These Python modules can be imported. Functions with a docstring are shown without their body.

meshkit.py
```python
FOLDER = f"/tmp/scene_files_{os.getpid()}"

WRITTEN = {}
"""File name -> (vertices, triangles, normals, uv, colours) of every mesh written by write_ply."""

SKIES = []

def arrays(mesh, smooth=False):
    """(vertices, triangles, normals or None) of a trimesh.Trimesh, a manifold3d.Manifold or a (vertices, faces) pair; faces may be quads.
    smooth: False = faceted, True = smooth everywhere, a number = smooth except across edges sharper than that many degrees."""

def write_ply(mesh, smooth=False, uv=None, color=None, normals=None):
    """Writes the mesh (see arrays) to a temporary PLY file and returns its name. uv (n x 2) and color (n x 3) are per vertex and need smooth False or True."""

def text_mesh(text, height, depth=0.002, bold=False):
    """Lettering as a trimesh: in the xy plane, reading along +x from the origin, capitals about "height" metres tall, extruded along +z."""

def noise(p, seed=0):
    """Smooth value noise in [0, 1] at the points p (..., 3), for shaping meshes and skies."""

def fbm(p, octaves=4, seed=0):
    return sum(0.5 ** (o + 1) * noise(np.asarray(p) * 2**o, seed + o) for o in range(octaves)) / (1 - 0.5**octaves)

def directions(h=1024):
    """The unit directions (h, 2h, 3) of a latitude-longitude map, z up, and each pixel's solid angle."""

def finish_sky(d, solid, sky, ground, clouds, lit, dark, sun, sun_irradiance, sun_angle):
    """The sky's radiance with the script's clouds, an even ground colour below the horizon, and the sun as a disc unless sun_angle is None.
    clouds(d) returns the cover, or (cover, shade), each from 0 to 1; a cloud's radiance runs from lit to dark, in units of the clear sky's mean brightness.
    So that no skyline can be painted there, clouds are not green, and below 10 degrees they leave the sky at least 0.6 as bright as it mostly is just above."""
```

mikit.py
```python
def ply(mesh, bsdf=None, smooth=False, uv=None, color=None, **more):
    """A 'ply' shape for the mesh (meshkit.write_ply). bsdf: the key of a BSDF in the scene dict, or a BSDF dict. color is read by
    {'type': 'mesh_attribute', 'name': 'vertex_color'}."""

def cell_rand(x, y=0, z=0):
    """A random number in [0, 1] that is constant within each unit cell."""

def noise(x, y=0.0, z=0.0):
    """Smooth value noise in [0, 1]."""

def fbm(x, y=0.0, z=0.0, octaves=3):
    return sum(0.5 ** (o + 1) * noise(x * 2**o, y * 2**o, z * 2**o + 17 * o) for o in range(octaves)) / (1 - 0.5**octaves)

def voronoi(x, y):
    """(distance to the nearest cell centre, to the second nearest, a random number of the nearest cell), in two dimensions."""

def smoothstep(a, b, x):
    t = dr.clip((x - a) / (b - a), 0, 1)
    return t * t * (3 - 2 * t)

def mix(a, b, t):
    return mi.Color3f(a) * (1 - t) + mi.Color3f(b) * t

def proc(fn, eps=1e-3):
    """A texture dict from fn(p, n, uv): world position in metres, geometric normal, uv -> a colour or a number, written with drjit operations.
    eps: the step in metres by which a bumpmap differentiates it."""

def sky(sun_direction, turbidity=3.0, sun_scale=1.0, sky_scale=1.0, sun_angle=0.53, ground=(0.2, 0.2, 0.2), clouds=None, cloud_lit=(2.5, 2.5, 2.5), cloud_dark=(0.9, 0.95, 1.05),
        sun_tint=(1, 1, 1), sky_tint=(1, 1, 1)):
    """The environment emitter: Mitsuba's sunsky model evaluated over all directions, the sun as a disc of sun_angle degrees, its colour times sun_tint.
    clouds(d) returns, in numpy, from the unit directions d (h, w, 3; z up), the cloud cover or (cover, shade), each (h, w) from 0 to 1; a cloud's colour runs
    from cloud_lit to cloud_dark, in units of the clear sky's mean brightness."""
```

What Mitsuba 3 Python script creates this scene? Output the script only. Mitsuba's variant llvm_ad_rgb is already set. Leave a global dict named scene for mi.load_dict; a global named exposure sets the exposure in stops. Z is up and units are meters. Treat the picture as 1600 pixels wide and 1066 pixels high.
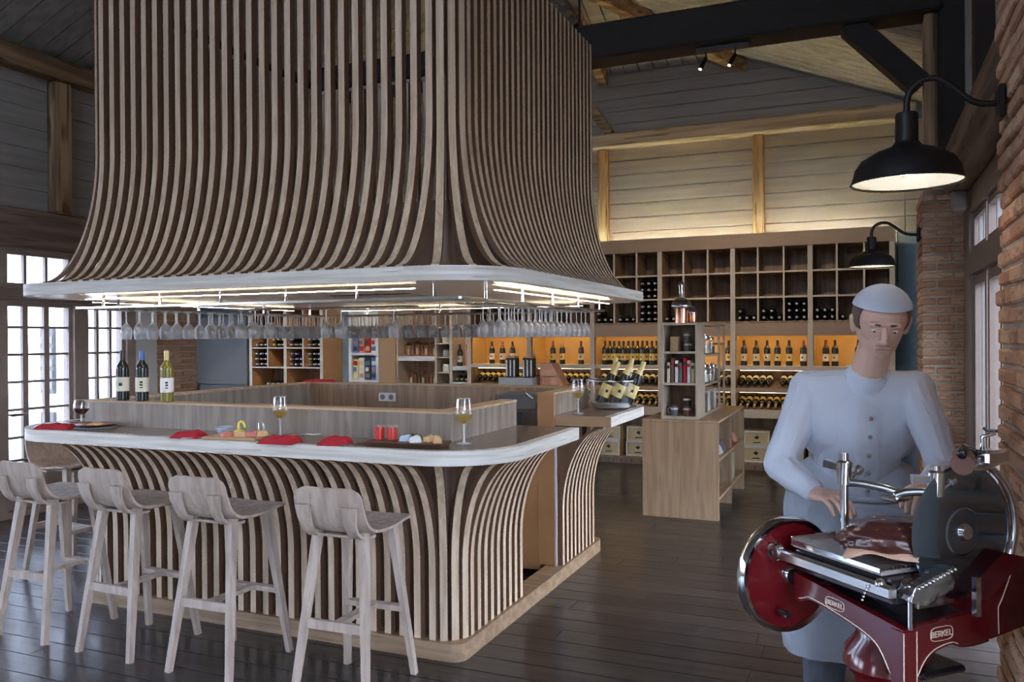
import math, random, numpy as np, trimesh, drjit as dr, mitsuba as mi, mikit, meshkit
import manifold3d as m3
from shapely.geometry import Polygon, Point, box as sbox
from shapely import affinity

T = mi.ScalarTransform4f
rng = random.Random(7)
scene = {'type': 'scene'}
labels = {}

# ------------------------------------------------------------------ camera, sky, exposure
FPX, YAW, PITCH, ROLL, EYE = 1290.0, math.radians(23.1), math.atan(-5.5 / 1290), 0.0065, 1.6
_f = np.array([-math.sin(YAW), math.cos(YAW), 0.0]); _r = np.array([math.cos(YAW), math.sin(YAW), 0.0]); _u = np.array([0, 0, 1.0])
_fw = _f * math.cos(PITCH) + _u * math.sin(PITCH); _up = _u * math.cos(PITCH) - _f * math.sin(PITCH)
_U = math.cos(ROLL) * _up + math.sin(ROLL) * _r
_c = np.array([0, 0, EYE])
scene['camera'] = {'type': 'perspective', 'fov_axis': 'x', 'fov': 2 * math.degrees(math.atan(800 / FPX)), 'near_clip': 0.05, 'far_clip': 300.0,
                   'to_world': T().look_at(origin=_c.tolist(), target=(_c + _fw).tolist(), up=_U.tolist())}
exposure = 0.1
LED, LAMP, SHELFLIGHT, COVE, RACK, SKY, SPOT = 24.0, 70.0, 30.0, 360.0, 6.0, 66.0, 6.0
scene['sky'] = mikit.sky((0.35, 0.6, 0.75), turbidity=4.0, sun_scale=0.0, sky_scale=SKY, ground=(0.2, 0.2, 0.2), sky_tint=(0.97, 1.0, 1.10),
                         clouds=lambda d: (np.clip(meshkit.fbm(d * 3.0 + 5, 4) * 1.7 - 0.35, 0, 0.8), 0.3), cloud_lit=(1.55, 1.56, 1.60), cloud_dark=(0.92, 0.95, 1.02))

# ------------------------------------------------------------------ helpers
used = set()
plys = {}

def uniq(k):
    n, b = 0, k
    while k in used:
        n += 1
        k = f'{b}_{n:03d}'
    used.add(k)
    return k

def note(key, label=None, cat=None, group=None, kind=None):
    d = {k: v for k, v in (('label', label), ('category', cat), ('group', group), ('kind', kind)) if v}
    if d:
        labels[key] = d

def P(mesh, mat, smooth=False):
    return mikit.ply(mesh, mat, smooth=smooth)

def thing(name, label, cat, group=None):
    k = uniq(name)
    note(k, label, cat, group)
    return k

def put(shape, key, M=None):
    scene[key] = dict(shape) if M is None else {**shape, 'to_world': M}
    return key

def part(root, name, shape, M=None, label=None, kind=None):
    k = uniq(root + '__' + name)
    note(k, label, kind=kind)
    return put(shape, k, M)

def solo(name, shape, label, cat, group=None, M=None, kind=None):
    k = uniq(name)
    note(k, label, cat, group, kind)
    return put(shape, k, M)

def struct(name, shape, M=None, label=None):
    k = uniq(name)
    note(k, label, kind='structure')
    return put(shape, k, M)

def hull(pts):
    return trimesh.Trimesh(*_hull(np.asarray(pts, float)), process=False)

def _hull(p):
    m = m3.Manifold.hull_points(p).to_mesh()
    return m.vert_properties[:, :3], m.tri_verts

def box(x0, x1, y0, y1, z0, z1, b=0.0):
    if b <= 0:
        m = trimesh.creation.box((x1 - x0, y1 - y0, z1 - z0))
        m.apply_translation(((x0 + x1) / 2, (y0 + y1) / 2, (z0 + z1) / 2))
        return m
    b = min(b, (x1 - x0) * .45, (y1 - y0) * .45, (z1 - z0) * .45)
    pts = []
    for x, sx in ((x0, 1), (x1, -1)):
        for y, sy in ((y0, 1), (y1, -1)):
            for z, sz in ((z0, 1), (z1, -1)):
                pts += [(x, y + sy * b, z + sz * b), (x + sx * b, y, z + sz * b), (x + sx * b, y + sy * b, z)]
    return hull(pts)

def cat(*ms):
    return trimesh.util.concatenate([m for m in ms if m is not None])

def moved(m, M):
    m = m.copy()
    m.apply_transform(np.array(M.matrix) if hasattr(M, 'matrix') else M)
    return m

def lathe(prof, n=24, close=False):
    """Revolve (r, z) points around z. Points at r = 0 become poles."""
    prof = [(max(r, 0), z) for r, z in prof]
    v, f, rows = [], [], []
    for r, z in prof:
        if r < 1e-7:
            rows.append([len(v)] * n); v.append((0, 0, z))
        else:
            rows.append(list(range(len(v), len(v) + n)))
            v += [(r * math.cos(2 * math.pi * k / n), r * math.sin(2 * math.pi * k / n), z) for k in range(n)]
    pairs = list(zip(rows, rows[1:])) + ([(rows[-1], rows[0])] if close else [])
    for a, b in pairs:
        for k in range(n):
            j = (k + 1) % n
            for t in ((a[k], a[j], b[j]), (a[k], b[j], b[k])):
                if len(set(t)) == 3:
                    f.append(t)
    m = trimesh.Trimesh(v, f, process=False)
    if m.volume < 0:
        m.invert()
    return m

def tube(pts, r, n=8, caps=True):
    p = np.asarray(pts, float)
    t = np.gradient(p, axis=0); t /= np.linalg.norm(t, axis=1, keepdims=True) + 1e-12
    r = np.broadcast_to(r, (len(p),))
    a = np.cross(t[0], [0, 0, 1.0] if abs(t[0][2]) < .9 else [1.0, 0, 0]); A = []
    for k in range(len(p)):
        a = a - t[k] * (a @ t[k]); a /= np.linalg.norm(a); A.append(a)
    A = np.array(A); B = np.cross(t, A)
    ang = np.arange(n) * 2 * np.pi / n
    v = (p[:, None] + r[:, None, None] * (np.cos(ang)[None, :, None] * A[:, None] + np.sin(ang)[None, :, None] * B[:, None])).reshape(-1, 3)
    f = []
    for i in range(len(p) - 1):
        for k in range(n):
            j = (k + 1) % n
            f += [(i * n + k, i * n + j, (i + 1) * n + j), (i * n + k, (i + 1) * n + j, (i + 1) * n + k)]
    if caps:
        v = np.vstack([v, p[0], p[-1]]); c0, c1 = len(v) - 2, len(v) - 1
        for k in range(n):
            j = (k + 1) % n
            f += [(c0, j, k), (c1, (len(p) - 1) * n + k, (len(p) - 1) * n + j)]
    return trimesh.Trimesh(v, f, process=False)

def rod(a, b, r, n=10, r2=None):
    return tube([a, b], [r, r if r2 is None else r2], n)

def bar(a, b, w, h, up=(0, 0, 1), w2=None, h2=None):
    """A straight square bar from a to b, w wide and h high."""
    a, b = np.array(a, float), np.array(b, float)
    t = (b - a) / np.linalg.norm(b - a)
    s = np.cross(t, up); s /= np.linalg.norm(s); u = np.cross(s, t)
    w2, h2 = w2 or w, h2 or h
    return hull([q + i * ww / 2 * s + j * hh / 2 * u for q, ww, hh in ((a, w, h), (b, w2, h2)) for i in (-1, 1) for j in (-1, 1)])

def extr(poly, z0, z1):
    m = trimesh.creation.extrude_polygon(poly, z1 - z0, engine='earcut')
    m.apply_translation((0, 0, z0))
    return m

def rrect(x0, x1, y0, y1, r, n=10):
    return sbox(x0 + r, y0 + r, x1 - r, y1 - r).buffer(r, quad_segs=n) if r > 0 else sbox(x0, y0, x1, y1)

def mf(m):
    return m3.Manifold(m3.Mesh(np.asarray(m.vertices, np.float32), np.asarray(m.faces, np.uint32)))

def cubes(*bs):
    return m3.Manifold.batch_boolean([m3.Manifold.cube((b[1] - b[0], b[3] - b[2], b[5] - b[4])).translate((b[0], b[2], b[4])) for b in bs], m3.OpType.Add)

def at(x, y, z, rz=0.0, s=1.0):
    return T().translate([x, y, z]).rotate([0, 0, 1], rz).scale(s)

# ------------------------------------------------------------------ materials
def rgb(*c):
    return {'type': 'rgb', 'value': list(c)}

def two(b):
    return {'type': 'twosided', 'bsdf': b}

def plain(key, c, rough=.5, metal=0.0, spec=.5, **more):
    scene[key] = two({'type': 'principled', 'base_color': rgb(*c), 'roughness': rough, 'metallic': metal, 'specular': spec, **more})

def proc_mat(key, fn, rough=.5, spec=.4, **more):
    scene[key] = two({'type': 'principled', 'base_color': mikit.proc(fn), 'roughness': rough, 'specular': spec, **more})

def grain(axis, fine, slow, a, b, c=None, streak=.0):
    """Wood: long streaks along one world axis."""
    def fn(p, n, uv):
        q = [p.x * fine, p.y * fine, p.z * fine]
        q[axis] = (p.x, p.y, p.z)[axis] * slow
        t = mikit.fbm(q[0], q[1], q[2], 3)
        t = mikit.smoothstep(.28, .74, t)
        col = mikit.mix(a, b, t)
        if c is not None:
            s = mikit.noise(q[0] * 2.3 + 11, q[1] * 2.3, q[2] * 2.3)
            col = mikit.mix(col, c, mikit.smoothstep(.72, .86, s) * streak)
        return col
    return fn

proc_mat('ply_vertical', grain(2, 42, 2.2, (.45, .325, .215), (.59, .45, .315), (.32, .22, .14), .5), .55)
def ply_edge_fn(p, n, uv):
    t = mikit.fbm(p.x * 2.4, p.y * 2.4, p.z * 48, 3)
    col = mikit.mix((.50, .455, .385), (.65, .61, .54), mikit.smoothstep(.3, .7, t))
    s = mikit.noise(p.x * 5 + 9, p.y * 5, p.z * 130)
    return mikit.mix(col, (.33, .27, .21), mikit.smoothstep(.78, .9, s) * .8)
proc_mat('ply_edge', ply_edge_fn, .5)
proc_mat('oak_panel', grain(2, 30, 1.6, (.23, .145, .085), (.33, .215, .13), (.15, .09, .05), .5), .5)
proc_mat('oak_grey', grain(2, 34, 1.6, (.17, .132, .10), (.25, .20, .155), (.12, .09, .07), .5), .45)
proc_mat('oak_long', grain(0, 30, 1.5, (.34, .225, .13), (.47, .33, .20), (.24, .15, .08), .5), .5)
proc_mat('stool_wood', grain(2, 38, 2.0, (.31, .235, .185), (.42, .33, .265), (.24, .175, .135), .45), .5)
proc_mat('old_beam', grain(0, 14, 1.1, (.15, .095, .055), (.36, .25, .145), (.07, .04, .02), .8), .75, .2)
proc_mat('old_post', grain(2, 14, 1.1, (.17, .105, .06), (.40, .27, .15), (.07, .04, .02), .8), .75, .2)
proc_mat('wall_plank', grain(0, 22, 1.0, (.245, .232, .21), (.28, .266, .243), (.21, .20, .185), .3), .65, .25)
proc_mat('roof_plank', grain(0, 18, 1.4, (.22, .215, .20), (.28, .27, .255), (.17, .165, .155), .4), .75, .2)
proc_mat('old_pale', grain(0, 14, 1.1, (.26, .20, .145), (.46, .38, .285), (.13, .09, .06), .6), .75, .2)
proc_mat('old_lintel', grain(1, 14, 1.1, (.12, .085, .065), (.22, .16, .125), (.06, .045, .035), .6), .75, .2)
plain('frame_left_bleed', (.27, .21, .175), .55)  # lighter brown with the window light bleeding over the frames put in
plain('oak_fascia', (.42, .27, .15), .5)
plain('cast_metal', (.42, .42, .43), .25, metal=1.0)
proc_mat('oak_plinth', grain(0, 30, 1.5, (.22, .14, .078), (.31, .20, .115), (.15, .09, .05), .5), .5)

def floor_fn(p, n, uv):
    row = dr.floor(p.y / .17)
    tone = mikit.cell_rand(row, dr.floor(p.x / 2.6 + mikit.cell_rand(row) * 7))
    g = mikit.fbm(p.x * 1.6 + row * 3.1, p.y * 40, 0, 3)
    return mikit.mix((.021, .018, .0175), (.044, .038, .0355), dr.clip(tone * .6 + g * .55 - .1, 0, 1))
def floor_rough(p, n, uv):
    return .13 + .2 * mikit.fbm(p.x * 1.3, p.y * 3.5, 3, 3)
scene['floor_wood'] = {'type': 'principled', 'base_color': mikit.proc(floor_fn), 'roughness': mikit.proc(floor_rough), 'specular': .55}

def brick_fn(p, n, uv):
    k = mikit.cell_rand(dr.floor(p.z / .07), dr.floor((p.x + p.y) / .24))
    g = mikit.fbm(p.x * 34, p.y * 34, p.z * 60, 3)
    c = mikit.mix((.30, .155, .09), (.47, .30, .19), k)
    return mikit.mix(c, (.20, .11, .075), mikit.smoothstep(.5, .8, g) * .7)
proc_mat('brick', brick_fn, .9, .15)
def mortar_fn(p, n, uv):
    return mikit.mix((.36, .29, .22), (.50, .42, .33), mikit.fbm(p.x * 40, p.y * 40, p.z * 40, 2))
proc_mat('mortar', mortar_fn, .95, .1)

plain('dark_beam', (.022, .017, .014), .7, spec=.25)
plain('walnut_dark', (.052, .032, .022), .6, spec=.3)
plain('cubby_back', (.050, .026, .018), .7, spec=.25)
plain('shelf_edge', (.62, .53, .42), .5)
plain('frieze', (.36, .25, .17), .55)
plain('amber_back', (.58, .42, .20), .55)
plain('frame_brown', (.17, .125, .10), .5)
plain('frame_grey', (.20, .175, .16), .5)
plain('white_paint', (.78, .78, .78), .6)
plain('blue_paint', (.20, .29, .36), .6)
plain('slate_grey', (.11, .11, .115), .6)
plain('plaster', (.40, .39, .37), .85, spec=.2)
plain('black_iron', (.010, .009, .009), .45, spec=.35)
plain('shade_inner', (.82, .78, .70), .5)
plain('chrome', (.80, .81, .83), .09, metal=1.0)
plain('steel', (.55, .54, .52), .25, metal=1.0)
plain('copper', (.72, .36, .22), .22, metal=1.0)
plain('counter_top', (.100, .076, .060), .2, spec=.6)
plain('counter_under', (.66, .56, .44), .25)
scene['pane'] = {'type': 'thindielectric', 'int_ior': 1.5}
proc_mat('old_long', grain(1, 14, 1.1, (.13, .10, .08), (.25, .195, .155), (.06, .045, .035), .6), .75, .2)
proc_mat('old_long_y', grain(1, 14, 1.1, (.12, .075, .045), (.30, .20, .115), (.06, .04, .02), .8), .75, .2)
proc_mat('old_dark', grain(1, 12, 1.0, (.07, .048, .034), (.17, .115, .078), (.035, .022, .015), .8), .8, .2)
plain('paving', (.24, .235, .225), .85)
plain('oak_orange', (.40, .205, .085), .5)
scene['glass_shell'] = {'type': 'principledthin', 'base_color': rgb(.96, .96, .96), 'roughness': .10, 'spec_trans': .76, 'eta': 1.5, 'diff_trans': .9}
plain('bottle_green', (.012, .014, .012), .12, spec=.6)
plain('bottle_blue', (.02, .022, .05), .15, spec=.6)
plain('bottle_rose', (.62, .30, .22), .15, spec=.6)
plain('bottle_pale', (.15, .13, .02), .12, spec=.6)
plain('cap_black', (.02, .018, .018), .4)
plain('cap_blue', (.05, .12, .32), .35)
plain('cap_gold', (.62, .48, .20), .35)
plain('cap_red', (.30, .06, .04), .4)
plain('cap_silver', (.55, .55, .56), .3)
plain('cap_white', (.74, .70, .62), .4)
plain('label_cream', (.72, .66, .50), .7)
plain('label_yellow', (.72, .58, .24), .7)
plain('label_white', (.78, .76, .70), .7)
plain('print_black', (.02, .02, .02), .6)
plain('crate_wood', (.60, .48, .27), .7)
plain('copper_matt', (.55, .26, .15), .5)
plain('red_cloth', (.36, .020, .030), .8, spec=.2)
plain('oak_tan', (.40, .25, .13), .5)
plain('walnut_red', (.12, .05, .035), .5)
plain('plaster_warm', (.70, .62, .52), .8)
proc_mat('wall_plank_y', grain(1, 22, 1.0, (.245, .232, .21), (.28, .266, .243), (.21, .20, .185), .3), .7, .25)
proc_mat('oak_cab', grain(2, 26, 1.4, (.33, .205, .11), (.43, .28, .16), (.22, .13, .07), .5), .5)
plain('oak_grey2', (.42, .34, .25), .5)
plain('linen_pale', (.45, .43, .40), .9)
plain('box_green', (.34, .38, .22), .7)
plain('bread', (.58, .36, .17), .8)
plain('ham', (.50, .16, .12), .5)
plain('lemon', (.72, .58, .10), .5)
plain('herb', (.28, .30, .05), .6)
plain('glaze_blue', (.50, .60, .72), .2)
plain('walnut_tray', (.07, .035, .02), .4)
plain('gazpacho', (.55, .035, .02), .3)
plain('wine_red', (.030, .004, .008), .08, spec=.6)
plain('ice', (.55, .58, .62), .3)
scene['glass_clear'] = {'type': 'thindielectric', 'int_ior': 1.6}
scene['glass_solid'] = {'type': 'dielectric', 'int_ior': 1.49}
scene['wine_white'] = {'type': 'principledthin', 'base_color': rgb(.92, .76, .30), 'roughness': .08, 'spec_trans': .78, 'eta': 1.33, 'diff_trans': .8}
scene['glass_stem'] = {'type': 'principledthin', 'base_color': rgb(.96, .96, .95), 'roughness': .12, 'spec_trans': .22, 'eta': 1.5, 'diff_trans': .8}
plain('slicer_red', (.085, .002, .004), .14, spec=.6, clearcoat=.8, clearcoat_gloss=.9)
plain('slicer_black', (.010, .009, .011), .2, spec=.6)
plain('pinstripe', (.72, .60, .48), .5)
plain('table_grey', (.30, .27, .25), .3, spec=.6)
plain('blade_blue_tint', (.26, .34, .44), .10, metal=1.0)  # blue tint stands in for sky reflected in the steel
plain('stone_brown', (.16, .08, .06), .7)
def ham_fn(p, n, uv):
    t = mikit.fbm(p.x * 42, p.y * 42, p.z * 60, 3)
    return mikit.mix(mikit.mix((.034, .010, .009), (.085, .024, .018), t), (.42, .28, .21), mikit.smoothstep(.66, .78, t) * .7)
proc_mat('ham_dark', ham_fn, .28, .6)
plain('ham_slice', (.58, .36, .25), .5)
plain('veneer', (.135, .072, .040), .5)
plain('skin', (.52, .33, .25), .55)
plain('lip', (.42, .20, .17), .5)
plain('eye_white', (.75, .73, .70), .3)
plain('hair_brown', (.085, .052, .036), .6)
plain('jacket_white', (.56, .60, .68), .85, spec=.2)
plain('apron_cloth', (.34, .37, .42), .9, spec=.2)
plain('trouser_grey', (.10, .11, .13), .9, spec=.2)

# ------------------------------------------------------------------ the setting
XL, XR, XD, YB, YF = -7.05, .45, .72, 10.6, -3.4
SL = .41
def roof_z(x):
    return 4.29 + SL * min(.487 - x, x + 7.03)

# floor: boards of dark polished wood on a slab
struct('floor', P(box(-10.4, 1.2, YF - .2, 10.8, -.20, -.021), 'slate_grey'), label='dark polished timber floor of long boards')
rows = int((YB - YF) / .17)
for k in range(rows):
    y0 = YF + .17 * k
    xs = [-10.2 if y0 > 7.2 else -7.2]
    xs += [xs[0] + 1.3 + rng.random() * 2.4, -2.6 + rng.random() * 2.4, .95]
    for a, b in zip(xs, xs[1:]):
        part('floor', 'floor_board', P(box(a + .0012, b - .0012, y0 + .0025, y0 + .1675, -.02, 0, .002), 'floor_wood'))

# left wall with its glazed openings
D = [(5.02, 5.71), (5.86, 6.33)]
FAR = [(3.2, 4.8), (1.0, 2.7), (-1.2, .5)]
cuts = [(XL - .3, XL + .1, a, b, .06, 1.95) for a, b in D + FAR] + [(XL - .3, XL + .1, a, b, 2.09, 2.42) for a, b in D + FAR]
struct('wall_left', P(cubes((XL - .16, XL, YF, 6.44, 0, 4.4)) - cubes(*cuts), 'frame_left_bleed'), label='left wall with tall glazed openings in brown timber')
struct('trim_1', P(box(XL - .02, XL + .05, YF, 6.44, 2.44, 2.80, .01), 'old_lintel'), label='broad rough timber lintel over the left windows')
struct('trim_2', P(box(XL - .02, XL + .03, 4.86, 6.44, 1.965, 2.08, .01), 'frame_brown'), label='brown transom rail of the left windows')
struct('wall_left_pier', P(box(XL - .16, XL, 6.44, 6.72, 0, 4.4), 'white_paint'), label='white plastered pier beside the left windows')
wl = struct('wall_left_brick', P(box(XL - .30, XL - .012, 6.72, 7.3, 0, 4.4), 'mortar'), label='brick pier at the end of the left wall')
def bricks(root, u0, u1, z0, z1, fn, step=.07, h=.05, L=.25, name='brick'):
    k = 0
    z = z0
    while z + h < z1:
        u = u0 - (k % 2) * L * .5 - rng.random() * .03
        while u < u1:
            a, b = max(u, u0), min(u + L - .014, u1)
            if b - a > .03:
                j = rng.random() * .012
                part(root, name, P(fn(a, b, z + rng.random() * .006, z + h + rng.random() * .006, j), 'brick'))
            u += L
        z += step
        k += 1
bricks(wl, 6.72, 7.3, 0, 2.3, lambda a, b, z0, z1, j: box(XL - .05, XL + j, a, b, z0, z1, .006))

n_win = [0]
def window(y0, y1, z0, z1, cols, zs, x=XL):
    """A glazed light in a wall that runs along y: frame, glazing bars and one pane."""
    n_win[0] += 1
    w = uniq(f'window_{n_win[0]}')
    f = .035
    if z0 < .1:
        part(w, 'kick_panel', P(box(x - .09, x - .05, y0, y1, z0, .4195, .006), 'frame_left_bleed'))
        z0, zs = .42, [z for z in zs if z > .5]
    put(P(cubes((x - .10, x - .04, y0, y1, z0, z1)) - cubes((x - .2, x + .1, y0 + f, y1 - f, z0 + f, z1 - f)), 'frame_left_bleed'), w)
    note(w, kind='structure', label='glazed window light with thin brown bars')
    part(w, 'pane', P(([(x - .07, y0 + f, z0 + f), (x - .07, y1 - f, z0 + f), (x - .07, y1 - f, z1 - f), (x - .07, y0 + f, z1 - f)], [(0, 1, 2, 3)]), 'pane'))
    for y in cols:
        part(w, 'glazing_bar', P(box(x - .085, x - .050, y - .013, y + .013, z0 + f, z1 - f), 'frame_left_bleed'))
    for z in zs:
        part(w, 'glazing_bar', P(box(x - .083, x - .052, y0 + f, y1 - f, z - .010, z + .010), 'frame_left_bleed'))
    return w
ZS = [.46, .715, .97, 1.222, 1.472, 1.722]
window(*D[0], .06, 1.95, (5.22, 5.245, 5.435, 5.46), ZS)
window(*D[0], 2.09, 2.42, (5.235, 5.45), ())
window(*D[1], .06, 1.95, (6.01, 6.165), ZS)
window(*D[1], 2.09, 2.42, (6.09,), ())
for a, b in FAR:
    window(a, b, .06, 1.95, (a + (b - a) / 3, a + (b - a) * 2 / 3), ZS[::2])
    window(a, b, 2.09, 2.42, ((a + b) / 2,), ())
for z in (.93, .52):
    part('window_1', 'handle', P(cat(rod((XL + .02, 5.04, z), (XL + .02, 5.19, z), .012), rod((XL - .04, 5.06, z), (XL + .02, 5.06, z), .008)), 'steel'))

# the wing behind the left wall
struct('wall_wing', P(box(-10.3, XL - .12, 7.12, 7.3, 0, 3.1), 'white_paint'), label='white rendered outer wall of the side wing')
struct('wall_wing_end', P(cubes((-10.4, -10.2, 7.1, 10.8, 0, 3.1)) - cubes((-10.6, -10.0, 7.5, 8.9, .8, 2.4)), 'plaster'))
for x0, x1, z0, z1, nm in ((-9.35, -9.12, .95, 1.75, 'upper left'), (-9.35, -9.12, .2, .72, 'lower left'), (-8.05, -7.78, .3, 1.2, 'right')):
    solo('shutter', P(box(x0, x1, 7.08, 7.119, z0, z1, .004), 'slate_grey'), f'grey shutter on the white wall outside the windows, {nm} one', 'shutter')
for k in range(5):
    part('shutter', 'slat', P(box(-9.34, -9.13, 7.07, 7.0795, 1.0 + .14 * k, 1.09 + .14 * k), 'frame_grey'))
tc = thing('terrace_chair', 'white garden chair standing on the terrace outside the windows', 'chair')
for i in (-1, 1):
    for j in (-1, 1):
        part(tc, 'leg', P(box(-8.3 + .2 * i - .015, -8.3 + .2 * i + .015, 6.75 + .18 * j - .015, 6.75 + .18 * j + .015, -.22, .22 if j < 0 else .72), 'white_paint'))
part(tc, 'seat', P(box(-8.53, -8.07, 6.54, 6.95, .2205, .25, .006), 'white_paint'))
for k in range(4):
    part(tc, 'back_slat', P(box(-8.5, -8.1, 6.90, 6.925, .36 + .09 * k, .41 + .09 * k, .004), 'white_paint'))
struct('ceiling_wing', P(box(-10.4, XL - .02, 7.1, 10.8, 2.9, 3.05), 'plaster'))

wu = struct('wall_left_upper', P(box(XL - .14, XL - .02, 7.3, 10.8, 2.9, 4.4), 'frame_brown'))
for k in range(7):
    for y0, y1 in ((YF, 5.43), (5.62, 10.55)):
        part('wall_left' if y0 < 0 else 'wall_left_upper', 'wall_board', P(box(XL - .015, XL + .012, y0, y1, 2.803 + .187 * k, min(2.987 + .187 * k, 4.06), .004), 'wall_plank_y'))

# back wall
struct('wall_back', P(moved(extr(Polygon([(-10.4, 0), (1.2, 0), (1.2, 4.0), (.487, 4.30), (-3.27, 5.85), (-7.03, 4.30), (-10.4, 4.2)]), 0, .2),
       np.array([[1, 0, 0, 0], [0, 0, -1, YB + .2], [0, 1, 0, 0], [0, 0, 0, 1.]])), 'blue_paint'), label='blue-grey back wall, boarded above the shelving')
def hboard(x0, x1, z0, z1):
    return P(box(x0, x1, YB - .022, YB + .005, z0 + .003, z1 - .003, .004), 'wall_plank')
for seg in ((-6.98, -5.17), (-5.05, -3.22), (-3.10, -1.25), (-1.12, .44)):
    for k in range(7):
        z0 = 2.79 + .187 * k
        part('wall_back', 'wall_board', hboard(seg[0], seg[1], z0, min(z0 + .187, 4.09)))
def gboard(xa, xb, z0, z1):
    xs = [(xa + (max(0, (z - 4.29) / SL) if xa < -5 else 0), xb - (max(0, (z - 4.29) / SL) if xb > -1 else 0), z) for z in (z0 + .003, z1 - .003)]
    return P(hull([(x, y, z) for l, r, z in xs for x in (l, r) for y in (YB - .022, YB + .005)]), 'wall_plank')
for k in range(5):
    z0 = 4.24 + .165 * k
    for xa, xb in ((-7.02, -3.2), (-3.2, .60)):
        part('wall_back', 'wall_board', gboard(xa, xb, z0, min(z0 + .165, 5.06)))
for z0 in [2.79 + .187 * k for k in range(7)]:
    part('wall_back', 'wall_board', hboard(.445, .79, z0, min(z0 + .187, 4.2)))

# right wall: near brick face, recess with the doors, far brick pier
wr = struct('wall_right', P(cubes((XR + .012, XR + .5, YF, 3.45, 0, 4.4)) - cubes((XR - .1, XR + .6, -1.6, 1.8, .15, 3.0)), 'mortar'), label='brick face of the right wall beside the glazed doors')
bricks(wr, 2.45, 3.45, 0, 3.9, lambda a, b, z0, z1, j: box(XR - j, XR + .05, a, b, z0, z1, .007), step=.068, h=.052)
pier = struct('wall_right_pier', P(box(.432, .80, 7.312, 7.9, 0, 2.75), 'mortar'), label='slim brick pier behind the wall lamp')
bricks(pier, .42, .72, 0, 2.72, lambda a, b, z0, z1, j: box(a, b, 7.3 - j, 7.36, z0, z1, .006), step=.068, h=.048)
bricks(pier, 7.3, 7.9, 0, 2.72, lambda a, b, z0, z1, j: box(.42 - j * .5, .46, a, b, z0, z1, .006), step=.068, h=.048)
struct('wall_right_recess', P(cubes((XD, XD + .12, 3.4, 7.32, 0, 4.4)) - cubes((XD - .1, XD + .3, 4.6, 6.98, .02, 2.04), (XD - .1, XD + .3, 4.6, 6.98, 2.2, 2.5)), 'frame_brown'), label='right wall round the glazed doors, brown timber')
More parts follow.
